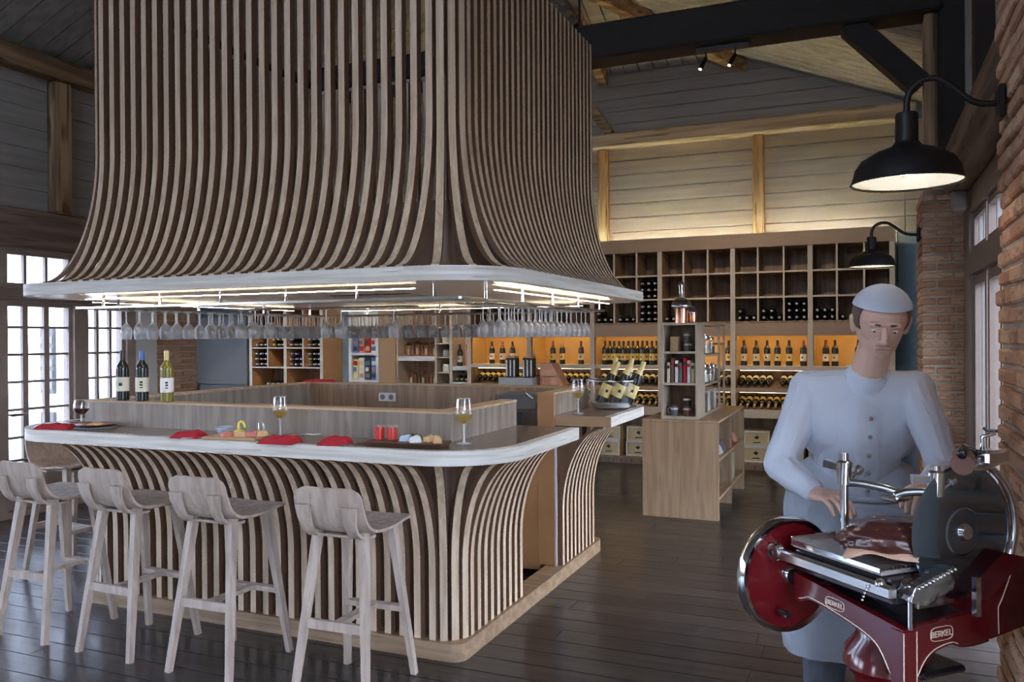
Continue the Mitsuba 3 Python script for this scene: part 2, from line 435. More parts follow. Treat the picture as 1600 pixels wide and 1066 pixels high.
struct('wall_right_far', P(box(.80, .95, 7.3, 10.8, 0, 4.4), 'blue_paint'))
struct('trim_3', P(box(.55, XD + .02, 3.42, 7.0, 2.66, 2.98, .03), 'old_dark'), label='rough timber plate above the doors')
for k in range(7):
    z0 = 2.99 + .187 * k
    part('wall_right_recess', 'wall_board', P(box(XD - .02, XD + .01, 3.46, 7.3, z0 + .003, min(z0 + .184, 4.2), .004), 'wall_plank_y'))
dn = [0]
def glazed(y0, y1, z0, z1, kind, bars=(), x=XD + .06, f=.07):
    dn[0] += 1
    k = uniq(f'{kind}_{dn[0] + (n_win[0] if kind == "window" else 0)}')
    put(P(cubes((x - .03, x + .03, y0, y1, z0, z1)) - cubes((x - .1, x + .1, y0 + f, y1 - f, z0 + f, z1 - f)), 'frame_brown'), k)
    note(k, kind='structure', label='brown timber glazed ' + ('door leaf' if kind == 'door' else 'fanlight') + ' in the right wall')
    part(k, 'pane', P(([(x, y0 + f, z0 + f), (x, y1 - f, z0 + f), (x, y1 - f, z1 - f), (x, y0 + f, z1 - f)], [(0, 1, 2, 3)]), 'pane'))
    for y in bars:
        part(k, 'glazing_bar', P(box(x - .02, x + .02, y - .012, y + .012, z0 + f, z1 - f), 'frame_grey'))
    return k
glazed(6.30, 6.97, .03, 2.03, 'door', (6.62,))
d2 = glazed(5.62, 6.22, .03, 2.03, 'door')
part(d2, 'handle', P(cat(rod((XD + .03, 5.70, 1.02), (XD - .04, 5.70, 1.02), .010), rod((XD - .04, 5.70, 1.02), (XD - .04, 5.82, 1.02), .010)), 'black_iron'))
glazed(6.30, 6.97, 2.21, 2.49, 'window', (6.52, 6.75), f=.04)
glazed(5.40, 6.22, 2.21, 2.49, 'window', (5.62, 5.9), f=.04)
# porch outside the doors, terraces and hedge beyond the windows
struct('porch_wall', P(box(.96, 5.0, 9.3, 9.5, -.22, 3.4), 'frame_grey'), label='grey-brown wall outside the right doors')
struct('terrace', P(box(-40, 30, -40, 30, -.32, -.22), 'paving'), label='pale terrace paving outside')

# front wall behind the camera, glazed
struct('wall_front', P(cubes((XL - .16, .95, YF - .2, YF, 0, 4.4)) - cubes((-4.2, -3.4, YF - .4, YF + .2, .1, 2.4)), 'plaster'))

# roof: boarded slopes
struct('ceiling', P(cat(*[hull([(x, y, roof_z(x) + d) for x in (x0, x1) for y in (YF - .2, 10.8) for d in (.03, .12)]) for x0, x1 in ((-3.27, 1.1), (-7.4, -3.27))]), 'walnut_dark'), label='open pitched ceiling lined with grey boards')
W = .19
y = YF
while y < YB:
    b = min(y + W, YB)
    e = max(0, (y + W - 8.72))   # the hip cuts the slope short
    for s in (1, -1):
        xe, xr_ = (.72, -3.27 + e) if s > 0 else (-7.06, -3.27 - e)
        part('ceiling', 'roof_board', P(hull([(x, yy, roof_z(x) + d) for x in (xe, xr_) for yy in (y + .006, b - .006) for d in (0, .025)]), 'roof_plank'))
    y += W
x = -5.15
while x < -1.4:
    xm = x + W / 2
    run = 1.88 - abs(xm + 3.27)
    if run > .1:
        hp = lambda yy: 5.06 + SL * (YB - yy)
        part('ceiling', 'roof_board', P(hull([(xx, yy, hp(yy) + d) for xx in (x + .006, x + W - .006) for yy in (YB, YB - run - .08) for d in (0, .025)]), 'roof_plank'))
    x += W

# timbers of the roof
def timber(name, mesh, mat, label, category='beam', group=None):
    return solo(name, P(mesh, mat), label, category, group)
timber('tie_beam', box(-7.0, .55, 6.95, 7.25, 4.04, 4.35, .02), 'dark_beam', 'black tie beam spanning the room above the shelves')
timber('knee_brace', bar((-.10, 7.1, 4.06), (.40, 7.1, 3.52), .17, .17, (0, 1, 0)), 'dark_beam', 'slanting dark brace between the tie beam and the right post', 'brace')
timber('wall_plate', box(-7.0, .56, 10.40, 10.62, 4.065, 4.255, .02), 'old_pale', 'pale rough timber beam along the back wall above the boards')
timber('wall_plate', box(XL - .02, XL + .20, YF, 10.4, 4.04, 4.22, .02), 'old_long_y', 'brown timber beam along the top of the left wall')
timber('wall_post', box(-3.22, -3.10, 10.46, 10.6, 2.79, 4.064, .015), 'old_post', 'knotty timber post on the back wall beside the slatted canopy', 'post')
timber('wall_post', box(-1.25, -1.12, 10.46, 10.6, 2.79, 4.064, .015), 'old_post', 'pale timber post in the middle of the boarded back wall', 'post')
timber('wall_post', box(XL - .02, XL + .12, 5.44, 5.61, 2.80, 4.04, .015), 'old_post', 'dark timber post high on the left wall', 'post')
timber('wall_post', box(.52, XD, 7.0, 7.3, 2.75, 4.5, .02), 'dark_beam', 'black post standing on the right brick pier', 'post')
timber('wall_post', box(.60, XD, 5.45, 5.65, 2.98, 4.3, .02), 'dark_beam', 'slim black post on the right wall above the doors', 'post')
timber('wall_post', box(.43, .52, 7.02, 7.3, 2.75, 4.3, .02), 'old_post', 'pale strip as the lit left edge of the black post on the right', 'post')  # pale colour stands for light on the left edge of the post
hpz = lambda t: (-1.39 - t * 1.88, YB - t * 1.88, 5.06 + SL * t * 1.88 - .09)
timber('hip_rafter', bar(hpz(-.02), hpz(1), .13, .16), 'old_beam', 'honey brown hip rafter running up behind the tie beam', 'rafter')
timber('jack_rafter', bar((-3.16, YB - .02, 4.98), (-3.16, 9.4, 4.98 + SL * 1.2), .11, .14), 'old_beam', 'honey brown rafter end high beside the canopy', 'rafter')
timber('strut', bar((-3.3, 10.5, 4.62), (-3.05, 10.45, 4.26), .12, .09, (0, 1, 0)), 'old_beam', 'short brown strut on the beam beside the canopy', 'brace')
timber('king_strut', bar((-2.4, 7.1, 4.36), (-3.0, 7.1, 5.4), .18, .2, (0, 1, 0)), 'old_dark', 'grey timber strut rising from the tie beam behind the canopy', 'brace')

# ------------------------------------------------------------------ the bar island
BX0, BX1, BY0, BY1, BR = -4.39, -1.84, 3.63, 5.97, .15
OUT = .345
base = rrect(BX0, BX1, BY0, BY1, BR)
outline = rrect(BX0 - OUT, BX1 + OUT, BY0 - OUT, BY1 + OUT, .39, 24)
GAP0, GAP1 = 4.47, 5.12
gap = sbox(-2.3, GAP0, 0, GAP1)

def stations():
    """(x, y, angle of the outward normal) of the slats round the rounded rectangle."""
    out = []
    r = BR
    sides = [((BX0 + r, BY0), (BX1 - r, BY0), -90, 26), ((BX1, BY0 + r), (BX1, BY1 - r), 0, 25), ((BX1 - r, BY1), (BX0 + r, BY1), 90, 26), ((BX0, BY1 - r), (BX0, BY0 + r), 180, 25)]
    cs = [(BX1 - r, BY0 + r, -90), (BX1 - r, BY1 - r, 0), (BX0 + r, BY1 - r, 90), (BX0 + r, BY0 + r, 180)]
    for (a, b, ang, n), (cx, cy, c0) in zip(sides, cs):
        for k in range(n + 1):
            t = k / n
            out.append((a[0] + (b[0] - a[0]) * t, a[1] + (b[1] - a[1]) * t, ang))
        for q in (22.5, 45, 67.5):
            g = math.radians(c0 + q)
            out.append((cx + r * math.cos(g), cy + r * math.sin(g), c0 + q))
    return out
ST = stations()

def slat_mesh(path, t=.037, d=.040, off=0.0):
    """Sweep a t x d section along (n, z) points; the outer face follows the path."""
    p = np.array(path); tg = np.gradient(p, axis=0); tg /= np.linalg.norm(tg, axis=1, keepdims=True)
    nr = np.stack([tg[:, 1], -tg[:, 0]], 1)
    if nr[np.argmin(np.abs(tg[:, 0])), 0] < 0:
        nr = -nr
    v, f = [], []
    ln = np.concatenate([[0], np.cumsum(np.linalg.norm(np.diff(p, axis=0), axis=1))])
    for q, m, e in zip(p, nr, ln[-1] - ln):
        i = q - m * (d - (d - .012) * max(0, 1 - e / .35))        # the slat thins out towards its flared end
        v += [(q[0], off - t / 2, q[1]), (q[0], off + t / 2, q[1]), (i[0], off + t / 2, i[1]), (i[0], off - t / 2, i[1])]
    N = len(p)
    for k in range(N - 1):
        for a in range(4):
            b = (a + 1) % 4
            f += [(4 * k + a, 4 * k + b, 4 * k + 4 + b), (4 * k + a, 4 * k + 4 + b, 4 * k + 4 + a)]
    f += [(0, 2, 1), (0, 3, 2), (4 * N - 4, 4 * N - 3, 4 * N - 2), (4 * N - 4, 4 * N - 2, 4 * N - 1)]
    m = trimesh.Trimesh(v, f, process=False)
    if m.volume < 0:
        m.invert()
    return m
def flare(z0, z1, a, n=14, pw=1.85):
    """Quarter of a soft ellipse leaving the upright at z0 and reaching n = a at z1."""
    s = np.sin(np.linspace(0, math.pi / 2, n + 1) ** 1.0) ** 1.0
    return [(a * (1 - (max(0, 1 - t ** pw)) ** (1 / pw)), z0 + (z1 - z0) * t) for t in s]
low_path, high_path = [(0, .0885)] + flare(.47, 1.005, .285), [(0, 3.75)] + flare(2.72, 1.943, .30, 18)
low_p, high_p = [P(slat_mesh(q), 'ply_vertical', 30) for q in (low_path, high_path)]
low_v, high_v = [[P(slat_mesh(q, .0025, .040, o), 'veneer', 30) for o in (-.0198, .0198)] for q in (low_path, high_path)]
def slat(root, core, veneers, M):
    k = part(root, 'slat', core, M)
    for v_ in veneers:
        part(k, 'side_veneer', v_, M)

bar_base = thing('bar_island', 'bar island clad in curved pale wooden slats on a low wooden plinth', 'bar counter')
part(bar_base, 'plinth', P(extr(rrect(BX0 - .02, BX1 + .02, BY0 - .02, BY1 + .02, .075) - base.buffer(-.11), 0, .088), 'oak_plinth', 40))
rest = [(x, y, a) for x, y, a in ST if not (abs(a) < 1 and GAP0 - .02 < y < GAP1 + .02)]
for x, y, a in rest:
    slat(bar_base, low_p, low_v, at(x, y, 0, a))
up_out, up_in = sbox(-4.40, 3.63, -1.88, 5.85), sbox(-4.30, 3.73, -1.98, 5.75)
part(bar_base, 'shade_toned_lining', P(extr((base.buffer(-.088) - up_in.buffer(-.02, join_style=2)) - gap, .089, 1.014), 'veneer'))  # dark brown puts the shade of the slat gaps into the lining colour
for nm, q in (('front_upstand', sbox(-4.40, 3.63, -1.88, 3.73)), ('side_upstand', sbox(-1.98, 3.731, -1.88, GAP0)), ('side_upstand', sbox(-4.40, 3.731, -4.30, 5.749)),
              ('back_upstand', sbox(-4.40, 5.75, -1.98, 5.85)), ('side_upstand', sbox(-1.979, GAP1, -1.88, 5.85))):
    u = part(bar_base, nm, P(extr(q, 1.02, 1.222), 'oak_grey' if nm != 'back_upstand' else 'oak_panel'))
    part(u, 'cap', P(extr(q.buffer(.003, join_style=2), 1.2225, 1.235), 'oak_long'))
part(bar_base, 'end_panel', P(box(-2.0, -1.881, GAP1 - .012, GAP1 - .001, .089, 1.236, .002), 'oak_orange'), label='orange-brown end panel beside the opening')
part(bar_base, 'edge_strip', P(box(-1.8805, -1.866, GAP1 - .012, GAP1 - .004, .089, 1.0), 'white_paint'))
part(bar_base, 'end_panel', P(box(-2.0, -1.87, GAP0 + .001, GAP0 + .012, .089, 1.0, .002), 'oak_orange'))
part(bar_base, 'inner_cabinet', P(cat(box(-4.29, -1.99, 5.12, 5.74, .05, .84), box(-4.29, -2.75, 3.74, 4.2, .05, .84)), 'oak_orange'))
part(bar_base, 'inner_worktop', P(cat(box(-4.29, -1.99, 5.10, 5.74, .842, .87, .004), box(-4.29, -2.75, 3.74, 4.22, .842, .87, .004)), 'steel'))
sk = part(bar_base, 'socket_plate', P(box(-3.63, -3.47, 5.738, 5.749, 1.09, 1.16, .003), 'white_paint'), label='white double socket plate')
for i in (-1, 1):
    part(sk, 'socket', P(moved(lathe([(0, .0), (.022, 0), (.022, .004), (0, .004)], 14), T().translate([-3.55 + .04 * i, 5.738, 1.125]).rotate([1, 0, 0], 90)), 'frame_grey'))

ring = outline - up_in.buffer(-.002, join_style=2)
def worktop(region, label):
    w = thing('worktop', label, 'worktop')
    full = ring & region
    core = outline.buffer(-.05) & full
    inner = core - up_out.buffer(.002, join_style=2)
    def ex(g, a, b):
        return cat(*[extr(q, a, b) for q in getattr(g, 'geoms', [g]) if q.area > 1e-5])
    part(w, 'edge_band', P(ex(full - core - up_out, 1.018, 1.085), 'ply_edge', 40), label='pale plywood edge')
    part(w, 'top_panel', P(ex(inner, 1.020, 1.0845), 'counter_top'), label='satin grey-brown top')
    return w
front_region = sbox(-6, 3, 0, GAP0) | sbox(-6, 3, -4.2, 7)
worktop(front_region, 'long bar top with a pale plywood edge along the row of stools')
rear = worktop(sbox(-4.2 + .002, GAP1, 0, 7), 'rear bar top with a rounded corner, carrying the bowl of chilled bottles')
part(rear, 'front_fascia', P(box(-1.879, BX1 + OUT - .002, GAP1 - .006, GAP1 - .0005, 1.018, 1.0845), 'oak_fascia'), label='honey brown end edge')

# ------------------------------------------------------------------ the slatted canopy
can = thing('bar_canopy', 'tall hood of flared pale wooden slats hanging over the bar', 'canopy')
hole = sbox(-3.75, 4.27, -2.5, 5.3)
part(can, 'rim_band', P(extr(outline - outline.buffer(-.035), 1.862, 1.930), 'ply_edge', 40), label='pale plywood rim')
part(can, 'soffit', P(extr(outline.buffer(-.0355) - hole, 1.868, 1.926), 'counter_under'), label='light wooden underside')
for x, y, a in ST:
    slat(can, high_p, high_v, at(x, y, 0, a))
part(can, 'top_ring', P(extr(base.buffer(-.047) - base.buffer(-.10), 3.735, 3.768), 'black_iron'), label='black steel ring')
part(can, 'inner_hoop', P(extr(base.buffer(-.047) - base.buffer(-.07), 3.70, 3.72), 'ply_edge'))
part(can, 'shade_toned_box', P(extr(base.buffer(-.075) - base.buffer(-.09), 1.931, 2.30), 'veneer'), label='inner box behind the slats, coloured dark for the shade in the gaps')  # coloured dark so the gaps between the hood slats look shaded
for x, y in ((BX0 + .1, BY0 + .1), (BX1 - .1, BY0 + .1), (BX0 + .1, BY1 - .1), (BX1 - .1, BY1 - .1)):
    part(can, 'hanger', P(rod((x, y, 3.74), (x, y, roof_z(x) + .01), .008, 8), 'black_iron'))
# warm light strips let into the soffit
nn = .13
lx0, lx1, ly0, ly1 = BX0 - nn, BX1 + nn, BY0 - nn, BY1 + nn
for a, b in (((lx0 + .3, ly0), (lx1 - .3, ly0)), ((lx0 + .3, ly1), (lx1 - .3, ly1)), ((lx0, ly0 + .3), (lx0, ly1 - .3)), ((lx1, ly0 + .3), (lx1, ly1 - .3))):
    k = part(can, 'light_strip', {**P(box(min(a[0], b[0]) - .006, max(a[0], b[0]) + .006, min(a[1], b[1]) - .006, max(a[1], b[1]) + .006, 1.838, 1.844), 'shade_inner'),
                                  'emitter': {'type': 'area', 'radiance': rgb(LED, LED * .80, LED * .56)}}, label='glowing warm light strip')

# hanging rack and its glasses
rack = thing('glass_rack', 'steel rail frame hanging on short rods under the canopy', 'rack')
m_ = .03
rx0, rx1, ry0, ry1 = BX0 - m_, BX1 + m_, BY0 - m_, BY1 + m_
RZ = 1.797
for a, b in (((rx0, ry0), (rx1, ry0)), ((rx1, ry0), (rx1, ry1)), ((rx1, ry1), (rx0, ry1)), ((rx0, ry1), (rx0, ry0))):
    part(rack, 'rail', P(bar((*a, RZ), (*b, RZ), .03, .014), 'steel'))
hang = [(x, ry0) for x in (-4.2, -3.75, -3.3, -2.85, -2.4, -1.95)] + [(rx1, y) for y in (3.9, 4.4, 4.9, 5.4, 5.9)] + [(rx0, y) for y in (3.9, 4.6, 5.3, 5.9)] + [(x, ry1) for x in (-3.9, -3.2, -2.5)]
for x, y in hang:
    part(rack, 'hanger', P(rod((x, y, RZ), (x, y, 1.8675), .009, 8), 'chrome'))
glass_pts = []
for row in ((-4.33, -4.22, -4.11), (-1.90, -2.01)):
    for X in row:
        for d in (-.030, .030):
            part(rack, 'wire', P(rod((X + d, 3.66 if X < -3 else 4.0, 1.788), (X + d, 5.93, 1.788), .004, 6), 'steel'))
        for k in range(21):
            y = 3.78 + .103 * k
            if X > -3 and y < 4.2 or rng.random() < .06:
                continue
            glass_pts.append((X, y))
for Y in (5.86, 5.75, 5.64):
    for d in (-.030, .030):
        part(rack, 'wire', P(rod((-4.03, Y + d, 1.788), (-2.1, Y + d, 1.788), .004, 6), 'steel'))
    for k in range(19):
        if rng.random() > .06:
            glass_pts.append((-4.0 + .103 * k, Y))
for d in (-.03, .03):
    part(rack, 'wire', P(rod((-3.75, 4.20 + d, 1.788), (-2.4, 4.20 + d, 1.788), .004, 6), 'steel'))
for X in (-3.68, -3.57, -3.46, -3.02, -2.92, -2.55):
    glass_pts.append((X, 4.20))
GL = [(0, 0), (.030, .0005), (.031, .002), (.008, .006), (.0042, .014), (.0036, .045), (.0042, .075), (.012, .086), (.026, .102), (.034, .122), (.0355, .140), (.033, .160), (.0285, .182)]
def upside(g):
    return [(r, -z) for r, z in g]
hang_glass = [(P(lathe([(r * s, z) for r, z in upside(GL[7:])], 20), 'glass_shell', True), P(lathe([(r * s, z) for r, z in upside(GL[:8])], 14), 'glass_stem', True),
               P(lathe([(.0285 * s + .0011 * math.cos(a), -.182 + .0011 * math.sin(a)) for a in (0, 2.1, 4.2)], 20, True), 'glass_stem', True)) for s in (1.0, 1.12, .92)]
for i, (x, y) in enumerate(glass_pts):
    g = 'side' if x < -4.05 else 'far' if y > 5.6 and x < -2.06 else 'near' if y < 4.3 and x < -2.3 else 'right'
    L = {'side': 'stemmed glass hanging upside down in the rows at the window end of the rack', 'far': 'stemmed glass hanging upside down in the rows along the far side of the rack',
         'near': 'stemmed glass hanging upside down on the short rail in the middle of the rack', 'right': 'stemmed glass hanging upside down in the rows at the shelf end of the rack'}[g]
    hk = thing('hanging_wine_glass', L, 'wine glass', L[36:].replace('in the ', '').replace('on the ', 'glasses on ') if g != 'near' else 'glasses on the short middle rail')
    hM = at(x + (rng.random() - .5) * .012, y, 1.786, rng.random() * 360)
    for nm, q in zip(('bowl', 'stem', 'rim'), hang_glass[i % 3]):
        part(hk, nm, q, hM)

# ------------------------------------------------------------------ bottles
BOD = [(0, 0), (.034, 0), (.0372, .004), (.0375, .19), (.035, .207), (.024, .224), (.0155, .238), (.0140, .25), (.0140, .292)]
CHB = [(0, 0), (.038, 0), (.0435, .006), (.044, .15), (.041, .185), (.030, .225), (.0195, .262), (.0165, .285), (.0165, .30)]
def sleeve(r, z0, z1, n=18, half=None):
    return lathe([(r, z0), (r, z1)], n)
b_body, b_body_far = lathe(BOD, 22), lathe(BOD, 12)
cap = lathe([(.0146, .232), (.0150, .245), (.0150, .300), (.0135, .3015), (0, .3015)], 14)
lab = lathe([(.0376, .055), (.0382, .056), (.0382, .140), (.0376, .141)], 20)
mark = lambda r, z, w, h: cat(*[hull([(rr * math.sin(a), -rr * math.cos(a), zz) for rr in (r, r + .0006) for a in (a0, a0 + w / r / 3) for zz in (z, z + h)]) for a0 in (-w / r / 2, -w / r / 6, w / r / 6)])
bp = {(m, f): P(b_body if f else b_body_far, m, 40) for m in ('bottle_green', 'bottle_blue', 'bottle_pale', 'bottle_rose') for f in (0, 1)}
cp = {m: P(cap, m, 40) for m in ('cap_black', 'cap_blue', 'cap_gold', 'cap_red', 'cap_silver', 'cap_white')}
lp = {m: P(lab, m, 40) for m in ('label_cream', 'label_yellow', 'label_white')}
emb = P(cat(mark(.0383, .088, .020, .018)), 'print_black')
emb2 = P(cat(mark(.0383, .108, .016, .010), mark(.0383, .092, .016, .010), mark(.0383, .078, .016, .006)), 'print_black')
def bottle(label, M, body='bottle_green', capm='cap_black', labm='label_cream', near=0, group=None, mk=None, name='wine_bottle'):
    k = thing(name, label, 'bottle', group)
    part(k, 'glass_body', bp[body, near], M)
    part(k, 'capsule', cp[capm], M)
    if labm:
        part(k, 'paper_label', lp[labm], M)
        if mk is not None:
            part(k, 'printed_emblem', mk, M)
    return k

# ------------------------------------------------------------------ back shelving
FY, RZ0 = 10.1, 10.585
XS = [-4.94, -4.06, -3.19, -2.318, -1.439, -.569, .29]
def strip(x0, x1, z0, z1, y=FY):
    return box(x0, x1, y - .012, y, z0, z1)
unit_names = ['right of the pale bay', 'behind the bar end', 'left of the tower', 'behind the tower', 'right of the tower', 'under the small lamp']
units = []
for i, (a, b) in enumerate(zip(XS, XS[1:])):
    u = thing('wine_shelving', 'tall oak wine shelving with cubbyholes and glowing amber niche, ' + unit_names[i], 'shelving')
    units.append(u)
    for x, w in ((a, .028), (b, .028)) if i == 5 else ((a, .028),):
        part(u, 'side_panel', P(box(x - w + .004, x + w - .004, FY, RZ0, 0, 2.644), 'oak_panel'))
        part(u, 'side_edge', P(strip(x - w, x + w, 0, 2.644), 'shelf_edge'))
    a1, b1 = a + .0285, b - .0285
    for j in (1, 2):
        x = a + (b - a) * j / 3
        part(u, 'divider', P(box(x - .008, x + .008, FY, RZ0 - .02, 1.776, 2.644), 'oak_panel'))
        part(u, 'divider_edge', P(strip(x - .011, x + .011, 1.776, 2.644), 'shelf_edge'))
    for z in (2.35, 2.055):
        part(u, 'shelf', P(box(a1, b1, FY + .001, RZ0 - .02, z - .009, z + .009), 'oak_panel'))
        part(u, 'shelf_edge', P(strip(a1, b1, z - .011, z + .011), 'shelf_edge'))
    part(u, 'shelf', P(box(a1, b1, FY, RZ0, 1.750, 1.776), 'oak_panel'))
    part(u, 'cubby_back', P(box(a1, b1, RZ0 - .02, RZ0, 1.777, 2.644), 'oak_panel'))
    part(u, 'upper_frieze', P(box(a - .028, b + (.028 if i == 5 else -.0285), FY - .03, FY + .01, 2.645, 2.81), 'frieze'))
    part(u, 'top_board', P(box(a - .028, b + (.028 if i == 5 else -.0285), FY + .0101, RZ0, 2.645, 2.67), 'oak_panel'))
    part(u, 'lower_frieze', P(box(a1, b1, FY - .008, FY + .02, 1.60, 1.7495), 'frieze'))
    part(u, 'niche_back', P(box(a1, b1, RZ0 - .02, RZ0, 1.246, 1.749), 'amber_back'))
    part(u, 'niche_lining', P(box(a1, a1 + .012, FY + .021, RZ0 - .021, 1.246, 1.749), 'amber_back'))
    part(u, 'niche_lining', P(box(b1 - .012, b1, FY + .021, RZ0 - .021, 1.246, 1.749), 'amber_back'))
    part(u, 'niche_light', {**P(box(a1 + .03, b1 - .03, FY + .05, FY + .08, 1.735, 1.745), 'shade_inner'), 'emitter': {'type': 'area', 'radiance': rgb(SHELFLIGHT, SHELFLIGHT * .64, SHELFLIGHT * .21)}}, label='amber light strip')
    part(u, 'bottle_shelf', P(box(a1, b1, FY - .005, RZ0, 1.20, 1.245), 'shelf_edge'))
    part(u, 'lower_back', P(box(a1, b1, RZ0 - .02, RZ0, .10, 1.19), 'oak_panel'))
    for z in (.955, .70):
        part(u, 'sloping_rack', P(hull([(x, y, zz + d) for x in (a1, b1) for y, zz in ((FY + .01, z), (RZ0 - .03, z + .13)) for d in (-.02, 0)]), 'oak_panel'))
        part(u, 'rack_lip', P(box(a1, b1, FY - .012, FY + .009, z - .022 - (.05 if z < .9 else 0), z + .028), 'shelf_edge' if z < .9 else 'frieze'))
    for z, yy in ((1.188, .16), (.925, .12)):
        part(u, 'rack_light', {**P(box(a1 + .03, b1 - .03, FY + yy, FY + yy + .015, z - .006, z), 'shade_inner'), 'emitter': {'type': 'area', 'radiance': rgb(RACK, RACK * .72, RACK * .36)}})
    part(u, 'bottom_board', P(box(a1, b1, FY, RZ0, .075, .099), 'oak_panel'))
    part(u, 'plinth', P(box(a1, b1, FY + .06, FY + .08, 0, .074), 'oak_panel'))
part(units[5], 'cable', P(rod((.36, 10.57, 2.2), (.36, 10.57, 2.8), .006, 6), 'black_iron'))
# uplight strip lying on top of the shelving
solo('cove_light', {**P(box(-4.9, .28, FY + .14, FY + .17, 2.672, 2.684), 'shade_inner'), 'emitter': {'type': 'area', 'radiance': rgb(COVE, COVE * .72, COVE * .34)}}, 'long warm light strip lying on top of the wine shelving', 'light')

# bottles lying in the cubbyholes, necks outwards
def lying(x, y, z, tilt=0, roll=0):
    return T().translate([x, y, z]).rotate([1, 0, 0], 90 + tilt).rotate([0, 0, 1], roll)
def cubby(x0, x1, z, n, per, label, group, capm='cap_silver', body='bottle_green', fy=FY):
    w = (x1 - x0 - .02) / per
    for k in range(n):
        r, c = divmod(k, per)
        x = x0 + .012 + w * (c + .5) + (w * .0 if r % 2 == 0 else 0)
        dz = .039 + r * .0785
        kk = thing('lying_wine_bottle', label, 'bottle', group if n > 1 else None)
        M = lying(x, fy + .32 + rng.random() * .02, z + dz, 0, rng.random() * 360)
        part(kk, 'glass_body', bp[body, 0], M)
        part(kk, 'capsule', cp[capm], M)
cx = lambda i, j: (XS[i] + (XS[i + 1] - XS[i]) * j / 3 + (.022 if j == 0 else .004), XS[i] + (XS[i + 1] - XS[i]) * (j + 1) / 3 - (.022 if j == 2 else .004))
Z3, Z2 = 1.777, 2.065
for (i, j, z, n, txt) in ((2, 0, Z3, 4, 'in the bottom cubbyhole just right of the bar canopy rim'), (2, 1, Z3, 3, 'in the bottom cubbyhole left of the packed one'),
                          (2, 2, Z3, 9, 'in the packed bottom cubbyhole by the tower'), (2, 2, Z2, 9, 'in the packed middle cubbyhole by the tower'),
                          (3, 0, Z3, 2, 'in the bottom cubbyhole behind the copper jar'), (4, 0, Z3, 4, 'in the bottom cubbyhole just right of the tower'),
                          (4, 1, Z3, 5, 'in the bottom cubbyhole holding five'), (4, 2, Z3, 9, 'in the full bottom cubbyhole over the amber niche'),
                          (5, 0, Z3, 6, 'in the bottom cubbyhole left below the small lamp'), (5, 1, Z3, 1, 'lone in the bottom cubbyhole beside the person')):
    a, b = cx(i, j)
    cubby(a, b, z, n, 3, 'dark wine bottle lying ' + txt, 'bottles ' + txt)
# bottles standing in the amber niches
def niche(items, txt, y0=10.24):
    for k, (x, dy, capm, labm, body, say) in enumerate(items):
        bottle(f'{say} in the amber niche {txt}', at(x, y0 + dy, 1.2455, rng.random() * 40 - 20), body, capm, labm, 0, None if 'row' not in say else 'paired red wine bottles left of the tower', emb)
niche([(-4.70, .08, 'cap_black', 'label_white', 'bottle_green', 'short bottle with white label'), (-4.53, .05, 'cap_red', 'label_white', 'bottle_green', 'red capped bottle'),
       (-4.36, 0, 'cap_black', 'label_white', 'bottle_green', 'dark bottle with pale label')], 'behind the black canisters')
niche([(-3.78, .0, 'cap_red', 'label_yellow', 'bottle_green', 'bottle with red capsule'), (-3.67, .06, 'cap_gold', 'label_yellow', 'bottle_green', 'bottle with gold capsule'),
       (-3.40, .03, 'cap_black', 'label_cream', 'bottle_green', 'broad dark bottle')], 'behind the far end of the bar')
pr = []
for k in range(6):
    for r in (0, 1):
        pr.append((-3.06 + .122 * k + .03 * r, .02 + .12 * r, 'cap_black', 'label_yellow', 'bottle_green', ['front row', 'back row'][r] + ' red wine bottle with yellow label'))
niche(pr, 'left of the tower', 10.2)
niche([(-1.52, .05, 'cap_black', 'label_yellow', 'bottle_green', 'lone dark bottle close beside the tower')], 'half hidden')
niche([(-1.335, .02, 'cap_black', 'label_cream', 'bottle_blue', 'blue based bottle, first from the tower'), (-1.19, 0, 'cap_black', 'label_cream', 'bottle_green', 'second bottle from the tower'),
       (-1.065, .02, 'cap_black', 'label_cream', 'bottle_green', 'third bottle from the tower'), (-.945, 0, 'cap_black', 'label_yellow', 'bottle_green', 'fourth bottle from the tower'),
       (-.815, .01, 'cap_black', 'label_yellow', 'bottle_green', 'fifth bottle from the tower'), (-.655, 0, 'cap_red', 'label_white', 'bottle_green', 'sixth bottle from the tower')], 'behind the tower')
niche([(-.41, .02, 'cap_red', 'label_white', 'bottle_green', 'bottle with bronze capsule'), (-.31, .02, 'cap_black', 'label_cream', 'bottle_green', 'dark bottle with cream label'),
       (-.06, .05, 'cap_black', 'label_white', 'bottle_green', 'first dark bottle near the person'), (.02, .05, 'cap_black', 'label_white', 'bottle_green', 'second dark bottle by the person'), (.10, .05, 'cap_black', 'label_white', 'bottle_green', 'third dark bottle near the person')], 'under the small wall lamp')
# bottles on the sloping racks
for i in range(6):
    for row, z in (('upper', .955), ('lower', .70)):
        for k in range(10):
            if row == 'upper' and k == 5 and i >= 3:
                continue
            x = XS[i] + .073 + .0803 * k
            t = 17
            kk = thing('racked_wine_bottle', f'dark bottle with cream label on the {row} sloping rack {unit_names[i]}', 'bottle', f'bottles on the {row} sloping rack {unit_names[i]}')
            M = lying(x, FY + .335, z + .150, t, rng.random() * 30 - 15)
            part(kk, 'glass_body', bp['bottle_green', 0], M)
            part(kk, 'paper_label', lp['label_yellow' if (i < 2 or row == 'lower') else 'label_cream'], M)
            part(kk, 'capsule', cp['cap_gold' if row == 'lower' else 'cap_black'], M)
